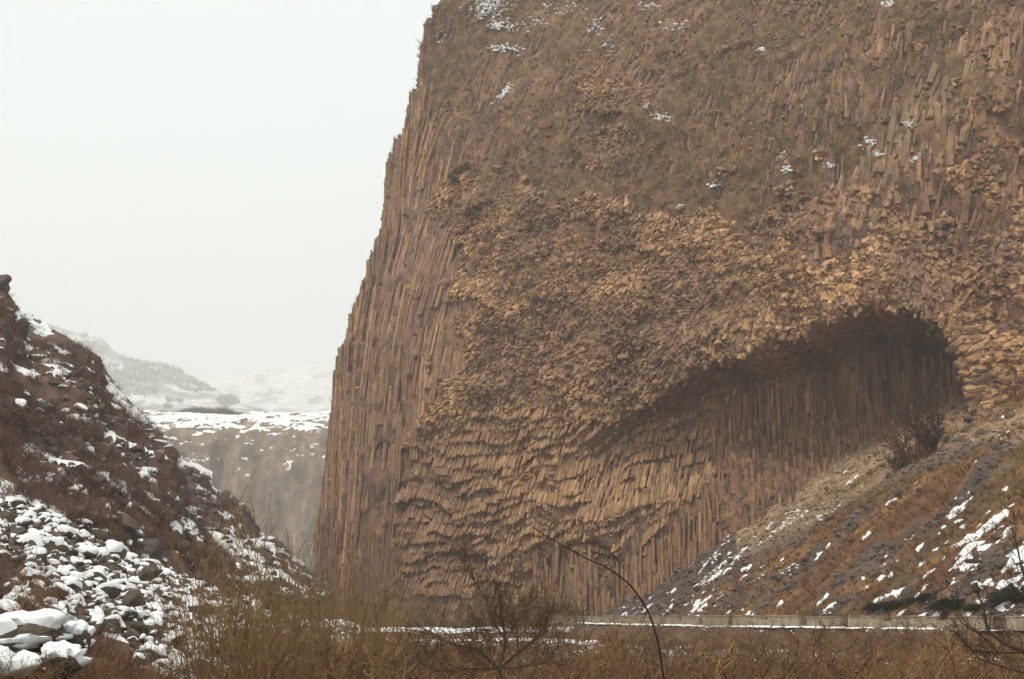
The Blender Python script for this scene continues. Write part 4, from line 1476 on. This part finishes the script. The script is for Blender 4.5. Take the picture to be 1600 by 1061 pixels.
q_ = rng.uniform(0, 1, (5500, 2)); x = -22 + 18.5 * q_[:, 0]; y = 15 + 22 * q_[:, 1]
z = -1.15 - .42 * np.maximum(x + 10.5, -3) - .035 * (27 - y) - 3.4 * ss(31, 39, y)
k = fbm(x / 1.5, y / 1.5, 0, 3, 273) > -.25
x, y, z = x[k], y[k], z[k]
y2 = rng.uniform(22, 38, 2600); x2 = (rng.uniform(140, 330, 2600) - 800) / F * y2 * .98
x, y = np.r_[x, x2], np.r_[y, y2]; z = np.r_[z, -1.15 - .42 * np.maximum(x2 + 10.5, -3) - .035 * (27 - y2) - 3.4 * ss(31, 39, y2)]
c = pal([np.array((.13, .06, .035)), np.array((.17, .09, .05)), np.array((.09, .045, .03)), np.array((.22, .13, .06))], len(x), .3)
V, Fc, c = blades(np.stack([x, y, z], -1), rng.uniform(.2, .75, len(x)), np.full(len(x), .016), c, 10, 1.3)
tag(link('bank_brush', mk_mesh('bank_brush', V, Fc, [M_BLADE], col=c)), 'reddish dead stems on the dark bank at the lower left corner', 'brush', kind='stuff')


def bank_z(x, y):
    return -1.15 - .42 * np.maximum(x + 10.5, -3) - .035 * (27 - y) - 3.4 * ss(31, 39, y)


# rock blocks and crags on the dark hillside
P = grid_sample(H1, 5200, 188)
k = fbm(P[:, 0] / 8, P[:, 1] / 8, P[:, 2] / 8, 3, 281) > -.05
P = P[k]
size = rng.lognormal(-.95, .5, len(P)).clip(.15, 1.2)
me = join_rocks('crag_rocks', [M_STONE, M_SNOW], P, size, pal([GREY * .7, np.array((.11, .08, .07)), np.array((.14, .095, .075))], len(P)), 10, ICO1, .9, rng.random(len(P)) < .2, seed=9)
tag(link('crag_rocks', me), 'broken dark crags along the left hillside', 'crags', kind='stuff')
P = grid_sample(H2, 700, 119)
size = rng.lognormal(-.6, .5, len(P)).clip(.3, 1.5)
me = join_rocks('crag_rocks', [M_STONE, M_SNOW], P, size, pal([GREY * .7, np.array((.11, .08, .07))], len(P)), 10, ICO1, .9, rng.random(len(P)) < .18, seed=10)
tag(link('crag_rocks', me), 'broken rocks along the lower spur', 'crags', kind='stuff')

# outcrops standing out along the hillside's skyline
oc = [(4, 478, 153, 2.0), (14, 495, 152, 2.2), (24, 515, 153, 2.2), (-10, 470, 150, 3.2), (142, 562, 157, 1.9), (150, 585, 155, 2.2), (135, 590, 152, 2.4), (160, 612, 154, 2.0), (120, 575, 150, 2.2), (205, 658, 151, 2.2), (222, 685, 149, 2.8),
      (245, 708, 147, 3.0), (256, 730, 145, 3.4), (258, 757, 143, 3.4), (236, 750, 141, 3.0), (250, 785, 140, 3.0), (222, 722, 144, 2.6), (268, 800, 139, 2.2), (285, 760, 218, 3.0), (345, 785, 214, 2.6), (380, 812, 212, 2.6), (318, 765, 217, 2.2), (390, 835, 209, 2.2), (90, 600, 140, 1.8), (60, 640, 130, 1.5), (30, 560, 140, 2.0), (110, 640, 138, 1.6)]
P = np.array([at(a_, b_, Y_) for a_, b_, Y_, r_ in oc])
me = join_rocks('outcrop', [M_STONE, M_SNOW], P, np.array([q[3] for q in oc]), pal([GREY * .62, np.array((.095, .07, .06)), np.array((.12, .08, .065))], len(P)), 10, ICO2, 1.35, seed=19)
tag(link('outcrop', me), 'dark craggy outcrop rising from the left hillside', 'outcrop', kind='stuff')

# reddish brush over the hillside
Vb, Fb, Cb, o_ = [], [], [], 0
for G, nn, hmul in ((H1, 6500, .85), (H2, 1500, 1.0), (H3, 1500, 1.2), (H0, 700, .55)):
    P = grid_sample(G, nn, {id(H1): 190, id(H2): 122}.get(id(G)))
    f = fbm(P[:, 0] / 7, P[:, 1] / 7, P[:, 2] / 7, 3, 291)
    px, py = proj(P)
    k = f > -.12
    if G is H0:
        k = (px < 70) & (py > 850) & (py < 985) | (rng.random(len(P)) < .12) | (py > 1005) & (px < 240)
    P = P[k]
    c = pal([np.array((.15, .082, .058)), np.array((.125, .072, .055)), np.array((.17, .105, .07)), np.array((.11, .065, .05))], len(P), .15)
    V, Fc, c = blades(P, rng.uniform(.8, 2.2, len(P)) * hmul, np.full(len(P), .07 * hmul), c, 24, 1.5)
    Vb.append(V); Fb.append(Fc + o_); Cb.append(c); o_ += len(V)
tag(link('hillside_brush', mk_mesh('hillside_brush', np.concatenate(Vb), np.concatenate(Fb), [M_BLADE], col=np.concatenate(Cb))), 'leafless reddish brown brush over the left hillside', 'brush', kind='stuff')

# ------------------------------------------------------------------ shrubs and trees of the near valley
wvar = [willow_mesh(900 + i, rng.uniform(5.2, 6.8), 12, lean=.5) for i in range(6)]
bvar2 = [bramble_mesh(930 + i, rng.uniform(1.9, 2.5)) for i in range(5)]


def floor_z(x, y):
    """ground or boulder bank under a plant"""
    return float(ground_z(np.array([x]), np.array([y]))[0])


vvar = [willow_mesh(960 + i, 5.0, 11, M_WILLOW, .017, .55) for i in range(5)]
for i in range(95):
    Y_ = rng.uniform(96, 222)
    px_ = rng.uniform(400, 905)
    x_ = (px_ - 800) / F * Y_ * .98
    if float(wall_dist(np.array([x_]), np.array([Y_]))[0]) < 2.5 or (530 < px_ < 800 and Y_ < 156):
        continue
    o = link('valley_shrub', vvar[i % 5], None, (x_, Y_, floor_z(x_, Y_)))
    sc = rng.uniform(.7, 1.5) * np.interp(px_, [400, 500, 700, 905], [1.2, 1.5, 1.1, .8])
    o.scale = (sc * .9, sc * .9, sc); o.rotation_euler = (0, 0, rng.uniform(0, 6.28))
    tag(o, ('tall' if sc > 1.35 else 'middling' if sc > 1.0 else 'small') + ' yellow brown shrub ' + ('in the gap of the gorge' if px_ < 480 else 'under the left corner of the cliff' if px_ < 590 else 'under the curved ledges of the cliff' if px_ < 760 else 'by the dark thicket at the scree end') + (', against the rock' if Y_ > 190 else ', behind the track' if Y_ > 156 else ', before the track'), 'shrub', 'valley shrubs at the foot of the cliff')
for i in range(40):
    px_ = rng.normal(455, 105) if i < 30 else rng.uniform(250, 720)
    Y_ = rng.uniform(36, 74)
    x_ = (px_ - 800) / F * Y_ * .98
    z_ = floor_z(x_, Y_)
    top = np.interp(px_, [250, 330, 480, 560, 640, 760], [930, 905, 872, 895, 915, 940]) + rng.uniform(-20, 70)
    zt = (960 - top) / F * Y_
    sc = np.clip((zt - z_) / 5.6, .45, 1.35)
    o = link('willow_shrub', wvar[i % 6], None, (x_, Y_, z_))
    o.scale = (sc * .85, sc * .85, sc); o.rotation_euler = (0, 0, rng.uniform(0, 6.28))
    tag(o, ('tall' if zt - z_ > 5 else 'shorter') + ' upright leafless willow shrub ' + ('by the left boulders' if px_ < 380 else 'before the gap of the gorge' if px_ < 490 else 'before the left foot of the cliff' if px_ < 620 else 'left of the gnarled tree') + (', nearer rank' if Y_ < 50 else ', middle rank' if Y_ < 62 else ', farther rank'), 'shrub', 'willow shrubs between the boulders and the cliff foot')
for i in range(290):
    Y_ = 26 + 66 * rng.random() ** .75
    px_ = rng.uniform(420, 1660)
    x_ = (px_ - 800) / F * Y_ * .98
    wd = float(wall_dist(np.array([x_]), np.array([Y_]))[0])
    if wd < 2.2:
        Y_ = rng.uniform(28, 62); x_ = (px_ - 800) / F * Y_ * .98
    z_ = floor_z(x_, Y_)
    top = 1010 + rng.normal() * 20 - 26 * ss(900, 600, px_)
    zt = (960 - top) / F * Y_
    sc = np.clip((zt - z_) / 2.1, .4, 1.7)
    o = link('bramble_bush', bvar2[i % 5], None, (x_, Y_, z_))
    o.scale = (sc * 1.15, sc * 1.15, sc); o.rotation_euler = (0, 0, rng.uniform(0, 6.28))
    tag(o, ('low' if zt - z_ < 1.6 else 'knee high' if zt - z_ < 2.3 else 'tall') + ' tangled reddish brown bush ' + ('under the willows' if px_ < 620 else 'left of the gnarled tree' if px_ < 760 else 'right of the gnarled tree' if px_ < 930 else 'by the arching cane' if px_ < 1110 else 'before the far parapet blocks' if px_ < 1280 else 'before the middle parapet blocks' if px_ < 1440 else 'by the bare right branches') + (', front rank' if Y_ < 40 else ', second rank' if Y_ < 52 else ', third rank' if Y_ < 66 else ', under the embankment'), 'bush', 'tangled bushes on the flat')
# low mass of twigs and dead grass below them
x = rng.uniform(-26, 60, 30000); y = rng.uniform(20, 150, 30000)
wd = wall_dist(x, y); px_ = 800 + F * x / y
k = (wd > 1.9) & (px_ > 330) & (px_ < 1680) & (fbm(x / 4, y / 4, 0, 3, 301) > -.15)
x, y = x[k], y[k]
c = pal([np.array((.2, .11, .05)), np.array((.26, .15, .066)), np.array((.125, .066, .036)), np.array((.33, .21, .095)), np.array((.09, .05, .03))], len(x), .35)
V, Fc, c = blades(np.stack([x, y, ground_z(x, y)], -1), rng.uniform(.3, 1.0, len(x)) * np.clip(wd[k] / 7, .35, 1), .02 + y * .0006, c, 7, 1.1)
tag(link('undergrowth', mk_mesh('undergrowth', V, Fc, [M_BLADE], col=c)), 'brown dead grass and twigs filling the flat before the road', 'undergrowth', kind='stuff')
# scrub at the cliff foot
x = rng.uniform(-40, 14, 2600); y = rng.uniform(110, 226, 2600)
k = (wall_dist(x, y) > 2.5) & (800 + F * x / y > 430) & ~((800 + F * x / y > 530) & (y < 156))
x, y = x[k], y[k]
c = pal([np.array((.17, .10, .05)), np.array((.22, .135, .065)), np.array((.11, .065, .04))], len(x), .3)
V, Fc, c = blades(np.stack([x, y, ground_z(x, y)], -1), rng.uniform(1.5, 4.2, len(x)), np.full(len(x), .055), c, 26, .45)
tag(link('valley_brush', mk_mesh('valley_brush', V, Fc, [M_BLADE], col=c)), 'yellow brown leafless brush along the foot of the cliff', 'brush', kind='stuff')
# snowy farm track winding in front of the cliff foot
for j, (pl, zt, wd_) in enumerate((([(9, 160), (2, 156), (-8, 152), (-19, 150), (-32, 153)], -1.75, 3.2), ([(6, 122), (-4, 118), (-14, 116), (-24, 118), (-34, 124)], -2.45, 2.6))):
    c_ = catmull(np.array(pl, float), 24)
    tn = np.gradient(c_, axis=0); tn /= np.linalg.norm(tn, axis=1, keepdims=True)
    nm = np.stack([-tn[:, 1], tn[:, 0]], -1); nm *= np.sign(nm @ np.array((0, -1.0)))[:, None]
    of = np.array([-wd_ - 4, -wd_, -wd_ * .6, -.5, 0, .5, 1.5, 4.5]); hz_ = np.array([-2.2, -.1, 0, 0, -.05, -.4, -1.2, -3.2])
    G = np.zeros((len(c_), 8, 3)); G[..., :2] = c_[:, None] + nm[:, None] * of[None, :, None]; G[..., 2] = zt + hz_[None]
    G[..., 2] += .12 * fbm(G[..., 0] / 1.5, G[..., 1] / 1.5, 0, 3, 321)
    cc = np.tile(np.array((.16, .11, .07)), (G.shape[0] * 8, 1))
    tag(link('track', mk_mesh('track', G, grid_faces(len(c_), 8), [M_TERR], col=cc, smooth=True)), ['upper stretch of the farm track below the cliff foot', 'lower stretch of the farm track behind the gnarled tree'][j], kind='structure')
    c2 = catmull(np.array(pl, float), 90); tn = np.gradient(c2, axis=0); tn /= np.linalg.norm(tn, axis=1, keepdims=True)
    nm = np.stack([-tn[:, 1], tn[:, 0]], -1); nm *= np.sign(nm @ np.array((0, -1.0)))[:, None]
    of = np.linspace(-wd_, .7, 14)
    G = np.zeros((len(c2), 14, 3)); G[..., :2] = c2[:, None] + nm[:, None] * of[None, :, None]
    hh = .3 * fbm(G[..., 0] / 3.5, G[..., 1] / 1.2, 0, 4, 322 + j) + .1
    G[..., 2] = zt + np.interp(of, [-wd_, 0, .7], [0, -.02, -.5])[None] + np.clip(hh, -.3, .2) + .05
    kq = hh > 0; kq = kq[:-1, :-1] | kq[1:, 1:] | kq[1:, :-1] | kq[:-1, 1:]
    V, Fs, _ = compact(G.reshape(-1, 3), [grid_faces(len(c2), 14, kq)])
    tag(link('snow', mk_mesh('snow', V, Fs, [M_SNOW], smooth=True)), ['snow strip along the upper stretch of the farm track', 'snow strip along the lower stretch of the farm track'][j], 'snow', kind='stuff')
# snow on the flat
xs = np.arange(-45, 60, .4); ys = np.arange(24, 200, .5)
X, Y = np.meshgrid(xs, ys, indexing='ij'); Z = ground_z(X, Y)
px, py = proj(np.stack([X, Y, Z], -1))
wd = wall_dist(X, Y)
f = fbm(X / 2.2, Y / 2.8, 0, 5, 311) - .16 + .5 * np.exp(-((py - 1003) / 5) ** 2) * ss(900, 700, px) + .4 * np.exp(-((py - 990) / 3) ** 2) * ss(900, 780, px) + .3 * ss(560, 420, px)
h = f * .5
k = (h > 0) & (wd > 6)
kq = k[:-1, :-1] | k[1:, 1:] | k[1:, :-1] | k[:-1, 1:]
V, Fs, _ = compact(np.stack([X, Y, Z + np.clip(h, -.2, .25) + .06], -1).reshape(-1, 3), [grid_faces(len(xs), len(ys), kq)])
tag(link('snow', mk_mesh('snow', V, Fs, [M_SNOW], smooth=True)), 'scattered snow lying under the brush on the flat', 'snow', kind='stuff')


def tree(name, loc, label, cat, trunk_pts, tr, limbs, mat, seed, rmin=.008, twig=(2, 3), L2=.5, up=.06):
    """trunk with limbs as one mesh, fine twigs as the crown"""
    r = np.random.default_rng(seed)
    root = bpy.data.objects.new(name, None); COL.objects.link(root); root.location = loc
    tag(root, label, cat)
    S, Tw = Segs(), Segs()

    def poly(pts, r0, r1):
        pts = np.array(pts, float)
        pts = catmull(pts, 4)
        rr = np.linspace(r0, r1, len(pts))
        for i in range(len(pts) - 1):
            S.add(pts[i], pts[i + 1], rr[i], rr[i + 1])
        return pts
    poly(trunk_pts, tr, tr * .6)
    wood = [np.array(trunk_pts[-1], float)] + [np.array(q, float) for q in trunk_pts[1:-1]]
    for pts, r0, r1 in limbs:
        near_ = min(wood, key=lambda q: np.linalg.norm(q - np.array(pts[0])))
        pts = [tuple(near_)] + list(pts[1:])
        p = poly(pts, r0, r1)
        wood += list(p[2:-2])
        for i in range(2, len(p)):
            for _ in range(int(r.integers(twig[0], twig[1] + 1))):
                d = norm(norm(p[i] - p[i - 1]) * .7 + r.normal(size=3) * .6 + np.array((0, 0, .25)))
                branch(Tw, r, p[i], d, L2 * r.uniform(.5, 1.4), max(r1 * .5, rmin), 2, 4, .14, up, (1, 2), .5, .5, rmin)
    V, Fq = tubes(*S.arr(), sides=7)
    link('trunk', mk_mesh('trunk', V, Fq, [mat], smooth=True), root)
    V, Fq = tubes(*Tw.arr())
    link('crown', mk_mesh('crown', V, Fq, [mat]), root)
    return root


# small gnarled tree in the middle of the foreground
Y0 = 36.0
def loc_at(px_, py_, Y_, o):
    return tuple(at(px_, py_, Y_) - np.array(o))
o0 = at(783, 1115, Y0)
tl = [([(780, 1050), (790, 1000), (782, 960), (780, 925)], .05, .016), ([(778, 1040), (745, 1015), (715, 1008), (690, 1000), (672, 985)], .045, .012),
      ([(788, 1045), (810, 1020), (835, 1000), (850, 978), (862, 950)], .04, .012), ([(778, 1050), (760, 1045), (720, 1045), (680, 1048), (660, 1038)], .032, .01),
      ([(783, 990), (770, 970), (760, 940), (738, 900), (726, 880)], .022, .008), ([(800, 1010), (808, 980), (815, 955), (835, 935)], .02, .008),
      ([(776, 1045), (765, 1020), (770, 1000), (762, 985)], .02, .008), ([(795, 1050), (830, 1040), (860, 1035), (880, 1040)], .024, .008)]
limbs = []
for k_, (pts, r0, r1) in enumerate(tl):
    yy = np.linspace(0, rng.uniform(-1.2, 1.2), len(pts))
    limbs.append(([loc_at(a_, b_, Y0 + y_, o0) for (a_, b_), y_ in zip(pts, yy)], r0, r1))
tree('gnarled_tree', tuple(o0), 'small dark gnarled leafless tree with spreading crooked limbs amid the brush', 'tree',
     [loc_at(785, 1125, Y0, o0), loc_at(784, 1090, Y0, o0), loc_at(781, 1060, Y0, o0), loc_at(780, 1045, Y0, o0)], .09, limbs, M_DARKBARK, 77, .006, (2, 4), .8)
# dark tree reaching in from the right edge
Y1 = 22.0
o1 = at(1690, 1150, Y1)
tl = [([(1660, 1050), (1600, 1018), (1570, 1005), (1545, 985), (1538, 955), (1525, 920)], .05, .012), ([(1600, 1018), (1560, 1020), (1520, 1015), (1500, 1000)], .022, .008),
      ([(1565, 1003), (1530, 990), (1505, 975), (1492, 955)], .02, .006), ([(1640, 1045), (1600, 1050), (1560, 1040), (1530, 1030)], .024, .007), ([(1655, 1050), (1620, 960), (1600, 900), (1588, 850), (1580, 815)], .03, .008),
      ([(1612, 940), (1590, 925), (1575, 900)], .014, .006)]
limbs = [([loc_at(a_, b_, Y1 + .25 * i, o1) for i, (a_, b_) in enumerate(pts)], r0, r1) for pts, r0, r1 in tl]
tree('edge_tree', tuple(o1), 'dark bare branches of a tree reaching in before the parapet at the right edge', 'tree',
     [loc_at(1695, 1190, Y1, o1), loc_at(1680, 1110, Y1, o1), loc_at(1655, 1048, Y1, o1)], .09, limbs, M_DARKBARK, 78, .004, (1, 2), .36)
# arching bramble cane
Y2 = 13.0
pts = [(1060, 1250), (1048, 1150), (1037, 1061), (1027, 1000), (1012, 955), (985, 915), (950, 888), (915, 872), (880, 852), (845, 832), (832, 822)]
o2 = at(1060, 1250, Y2)
pp = catmull(np.array([loc_at(a_, b_, Y2 + .06 * i, o2) for i, (a_, b_) in enumerate(pts)]), 5)
S = Segs(); rr = np.linspace(.017, .0045, len(pp))
for i in range(len(pp) - 1):
    S.add(pp[i], pp[i + 1], rr[i], rr[i + 1])
r = np.random.default_rng(5)
for i in range(6, len(pp) - 1):
    if r.random() < .8:
        d = norm((pp[i + 1] - pp[i]) / np.linalg.norm(pp[i + 1] - pp[i]) + r.normal(size=3) * .8)
        S.add(pp[i], pp[i] + d * .03, .003, .0008)
V, Fq = tubes(*S.arr(), sides=6)
tag(link('bramble_cane', mk_mesh('bramble_cane', V, Fq, [M_CANE], smooth=True), None, tuple(o2)), 'single long reddish cane arching to the left in front of the cliff', 'cane')
# reddish stalk cluster low in the middle
for (a_, Y_, lab) in ((1215, 24, 'sparse thorny reddish bush low in front of the flat'), (1010, 26, 'thorny reddish bush around the foot of the arching cane'), (1400, 24, 'reddish bush with a dead seed head below the parapet')):
    x_ = (a_ - 800) / F * Y_ * .98
    z_ = floor_z(x_, Y_)
    o = link('thorn_bush', bramble_mesh(990 + a_, 2.0, 16, M_CANE, .004), None, (x_, Y_, z_))
    zt = (960 - 1038) / F * Y_
    o.scale = ((zt - z_) / 2.0,) * 3
    tag(o, lab, 'bush')

# bushes on the slope
V, Fc, c = None, None, None


def blade_bush(loc, r_, col, label, cat, name, mat, per=900, wid=.05, group=None, flat=.6):
    q = rng.normal(size=(per, 3)); q /= np.linalg.norm(q, axis=1, keepdims=True)
    q[:, 2] = np.abs(q[:, 2])
    lump = 1 + .35 * fbm(q[:, 0] * 2, q[:, 1] * 2, q[:, 2] * 2, 2, int(loc[0] * 10))
    a = q * (.35 + .55 * rng.random((per, 1)) ** .7) * r_ * lump[:, None]
    b = q * r_ * lump[:, None] * rng.uniform(.7, 1.15, (per, 1)) + rng.normal(size=(per, 3)) * .12 * r_
    a[:, 2] *= flat; b[:, 2] *= flat
    sd = np.cross(b - a, rng.normal(size=(per, 3))); sd /= np.linalg.norm(sd, axis=1, keepdims=True)
    V = np.stack([a - sd * wid, a + sd * wid, b], 1).reshape(-1, 3)
    me = mk_mesh(name, V, np.arange(len(V)).reshape(-1, 3), [mat])
    o = link(name, me, None, loc)
    return tag(o, label, cat, group)


jl = ['dark green low bush just behind the parapet, furthest left of the green bushes', 'dark green bush between two snow patches behind the parapet', 'dark green bush below the widest snow patch',
      'broad dark green bush behind the long parapet blocks', 'dark green bush beside the bare branches at the right', 'tall dark evergreen bush at the right edge above the parapet', 'small dark green tuft left of the widest snow patch']
for i, (a_, b_, r_) in enumerate([(1372, 950, 1.4), (1400, 946, 1.5), (1452, 934, 1.3), (1488, 948, 1.9), (1530, 950, 1.3), (1588, 935, 2.2), (1428, 938, 1.2)]):
    # find the slope point under this direction
    Yt = np.linspace(75, 175, 600); Q = at(a_, b_, Yt); dz_ = Q[:, 2] - ground_z(Q[:, 0], Q[:, 1])
    j = np.argmax(dz_ < 0)
    blade_bush(tuple(Q[j] - (0, 0, .2)), r_, None, jl[i], 'bush', 'evergreen_bush', M_JUN, 1500, .05, None, .42)
for i, (a_, b_, h_, lab) in enumerate([(1425, 722, 6.0, 'dense reddish leafless shrub growing in the mouth of the cave'), (1462, 705, 6.5, 'taller reddish leafless shrub against the right wall of the cave'), (1400, 738, 3.0, 'low dark leafless shrub on the scree below the cave')]):
    Yt = np.linspace(90, 200, 800); Q = at(a_, b_, Yt); dz_ = Q[:, 2] - ground_z(Q[:, 0], Q[:, 1])
    j = np.argmax(dz_ < 0)
    o = link('cave_shrub', willow_mesh(60 + i, 4.5, 20, M_CAVEBARK, .02, .9, (2, 2)), None, tuple(Q[j]))
    o.scale = (h_ / 4.5 * 1.45, h_ / 4.5 * 1.45, h_ / 4.5)
    tag(o, lab, 'shrub')
q = at(872, 965, 186); blade_bush(tuple(q), 4.5, None, 'dark leafless thicket at the cliff foot beside the start of the scree', 'bush', 'dark_thicket', M_DARKBARK, 1400, .05, None, .5)
# leafless shrubs clinging to the skyline edge of the cliff
for i, (a_, b_, h_, lab) in enumerate([(527, 592, 3.6, 'pale leafless shrub leaning off the cliff edge above the far rim'), (577, 436, 3.2, 'small leafless shrub on a step of the cliff skyline'), (660, 75, 5.0, 'leafless shrub below the top of the cliff skyline'),
                                       (655, 95, 4.0, 'wispy leafless shrub at the high left edge of the cliff'), (612, 262, 3.0, 'leafless shrub on the notch of the cliff skyline'), (690, 30, 4.5, 'topmost leafless shrub on the cliff skyline')]):
    i0_ = np.argmin((flat_px - a_ - 6) ** 2 + (flat_py - b_) ** 2 + (~front) * 1e9)
    Pq = cliff_pt(Sg.ravel()[i0_], Zg.ravel()[i0_])[0]
    o = link('cliff_shrub', willow_mesh(160 + i, 3.5, 12, M_WILLOW, .02, 1.2, (2, 2)), None, tuple(Pq))
    o.scale = (h_ / 6.5,) * 3
    o.rotation_euler = (0, -.5, 0)
    tag(o, lab, 'shrub')
# red brush round the near rocks
rv = [bramble_mesh(1200 + i, 1.0, 16, M_BRUSH, .004) for i in range(3)]
for i, (a_, b_, Y_, s_) in enumerate([(20, 1045, 24, .7), (55, 1055, 23.5, .6), (5, 1075, 23, .9), (150, 1060, 26, .8), (215, 1075, 33, 1.2), (235, 1050, 36, 1.2), (185, 1045, 34, 1.0), (120, 1080, 24, .8), (90, 975, 31, .6), (30, 930, 46, 1.6), (60, 945, 45, 1.3),
                                      (5, 915, 52, 1.8), (40, 905, 54, 1.5), (75, 925, 52, 1.3), (255, 1065, 40, 1.5), (280, 1050, 44, 1.6), (160, 1015, 38, 1.0)]):
    o = link('thorn_bush', rv[i % 3], None, tuple(at(a_, b_, Y_) - (0, 0, .35 * s_)))
    o.scale = (s_,) * 3; o.rotation_euler = (0, 0, i * 1.1)
    tag(o, 'reddish thorn bush ' + ('large' if s_ > 1.25 else 'middling' if s_ > .85 else 'small') + (' behind the near snowy rocks' if Y_ > 40 else ' beside the near snowy rocks' if Y_ > 28 else ' in front of the near snowy rocks') + (', at the photo edge' if a_ < 35 else ', near the sloping snow blanket' if a_ < 110 else ', right of the snow tongue'), 'bush', 'thorn bushes among the near rocks')

# ------------------------------------------------------------------ haze
m = bpy.data.materials.new('mist'); m.use_nodes = True
t = m.node_tree
for n in list(t.nodes):
    if n.type != 'OUTPUT_MATERIAL':
        t.nodes.remove(n)
pv = t.nodes.new('ShaderNodeVolumePrincipled')
pv.inputs['Color'].default_value = (.97, .975, .97, 1)
pv.inputs['Density'].default_value = .00034
t.links.new(pv.outputs[0], [n for n in t.nodes if n.type == 'OUTPUT_MATERIAL'][0].inputs['Volume'])
b = bmesh.new(); bmesh.ops.create_cube(b, size=1)
for v in b.verts:
    v.co.x *= 7000; v.co.y = v.co.y * 6200 + 2900; v.co.z = (v.co.z + .5) * 1090 - 13
me = bpy.data.meshes.new('haze'); b.to_mesh(me); b.free(); me.materials.append(m)
tag(link('haze', me), 'pale winter mist filling the gorge', 'haze', kind='stuff')
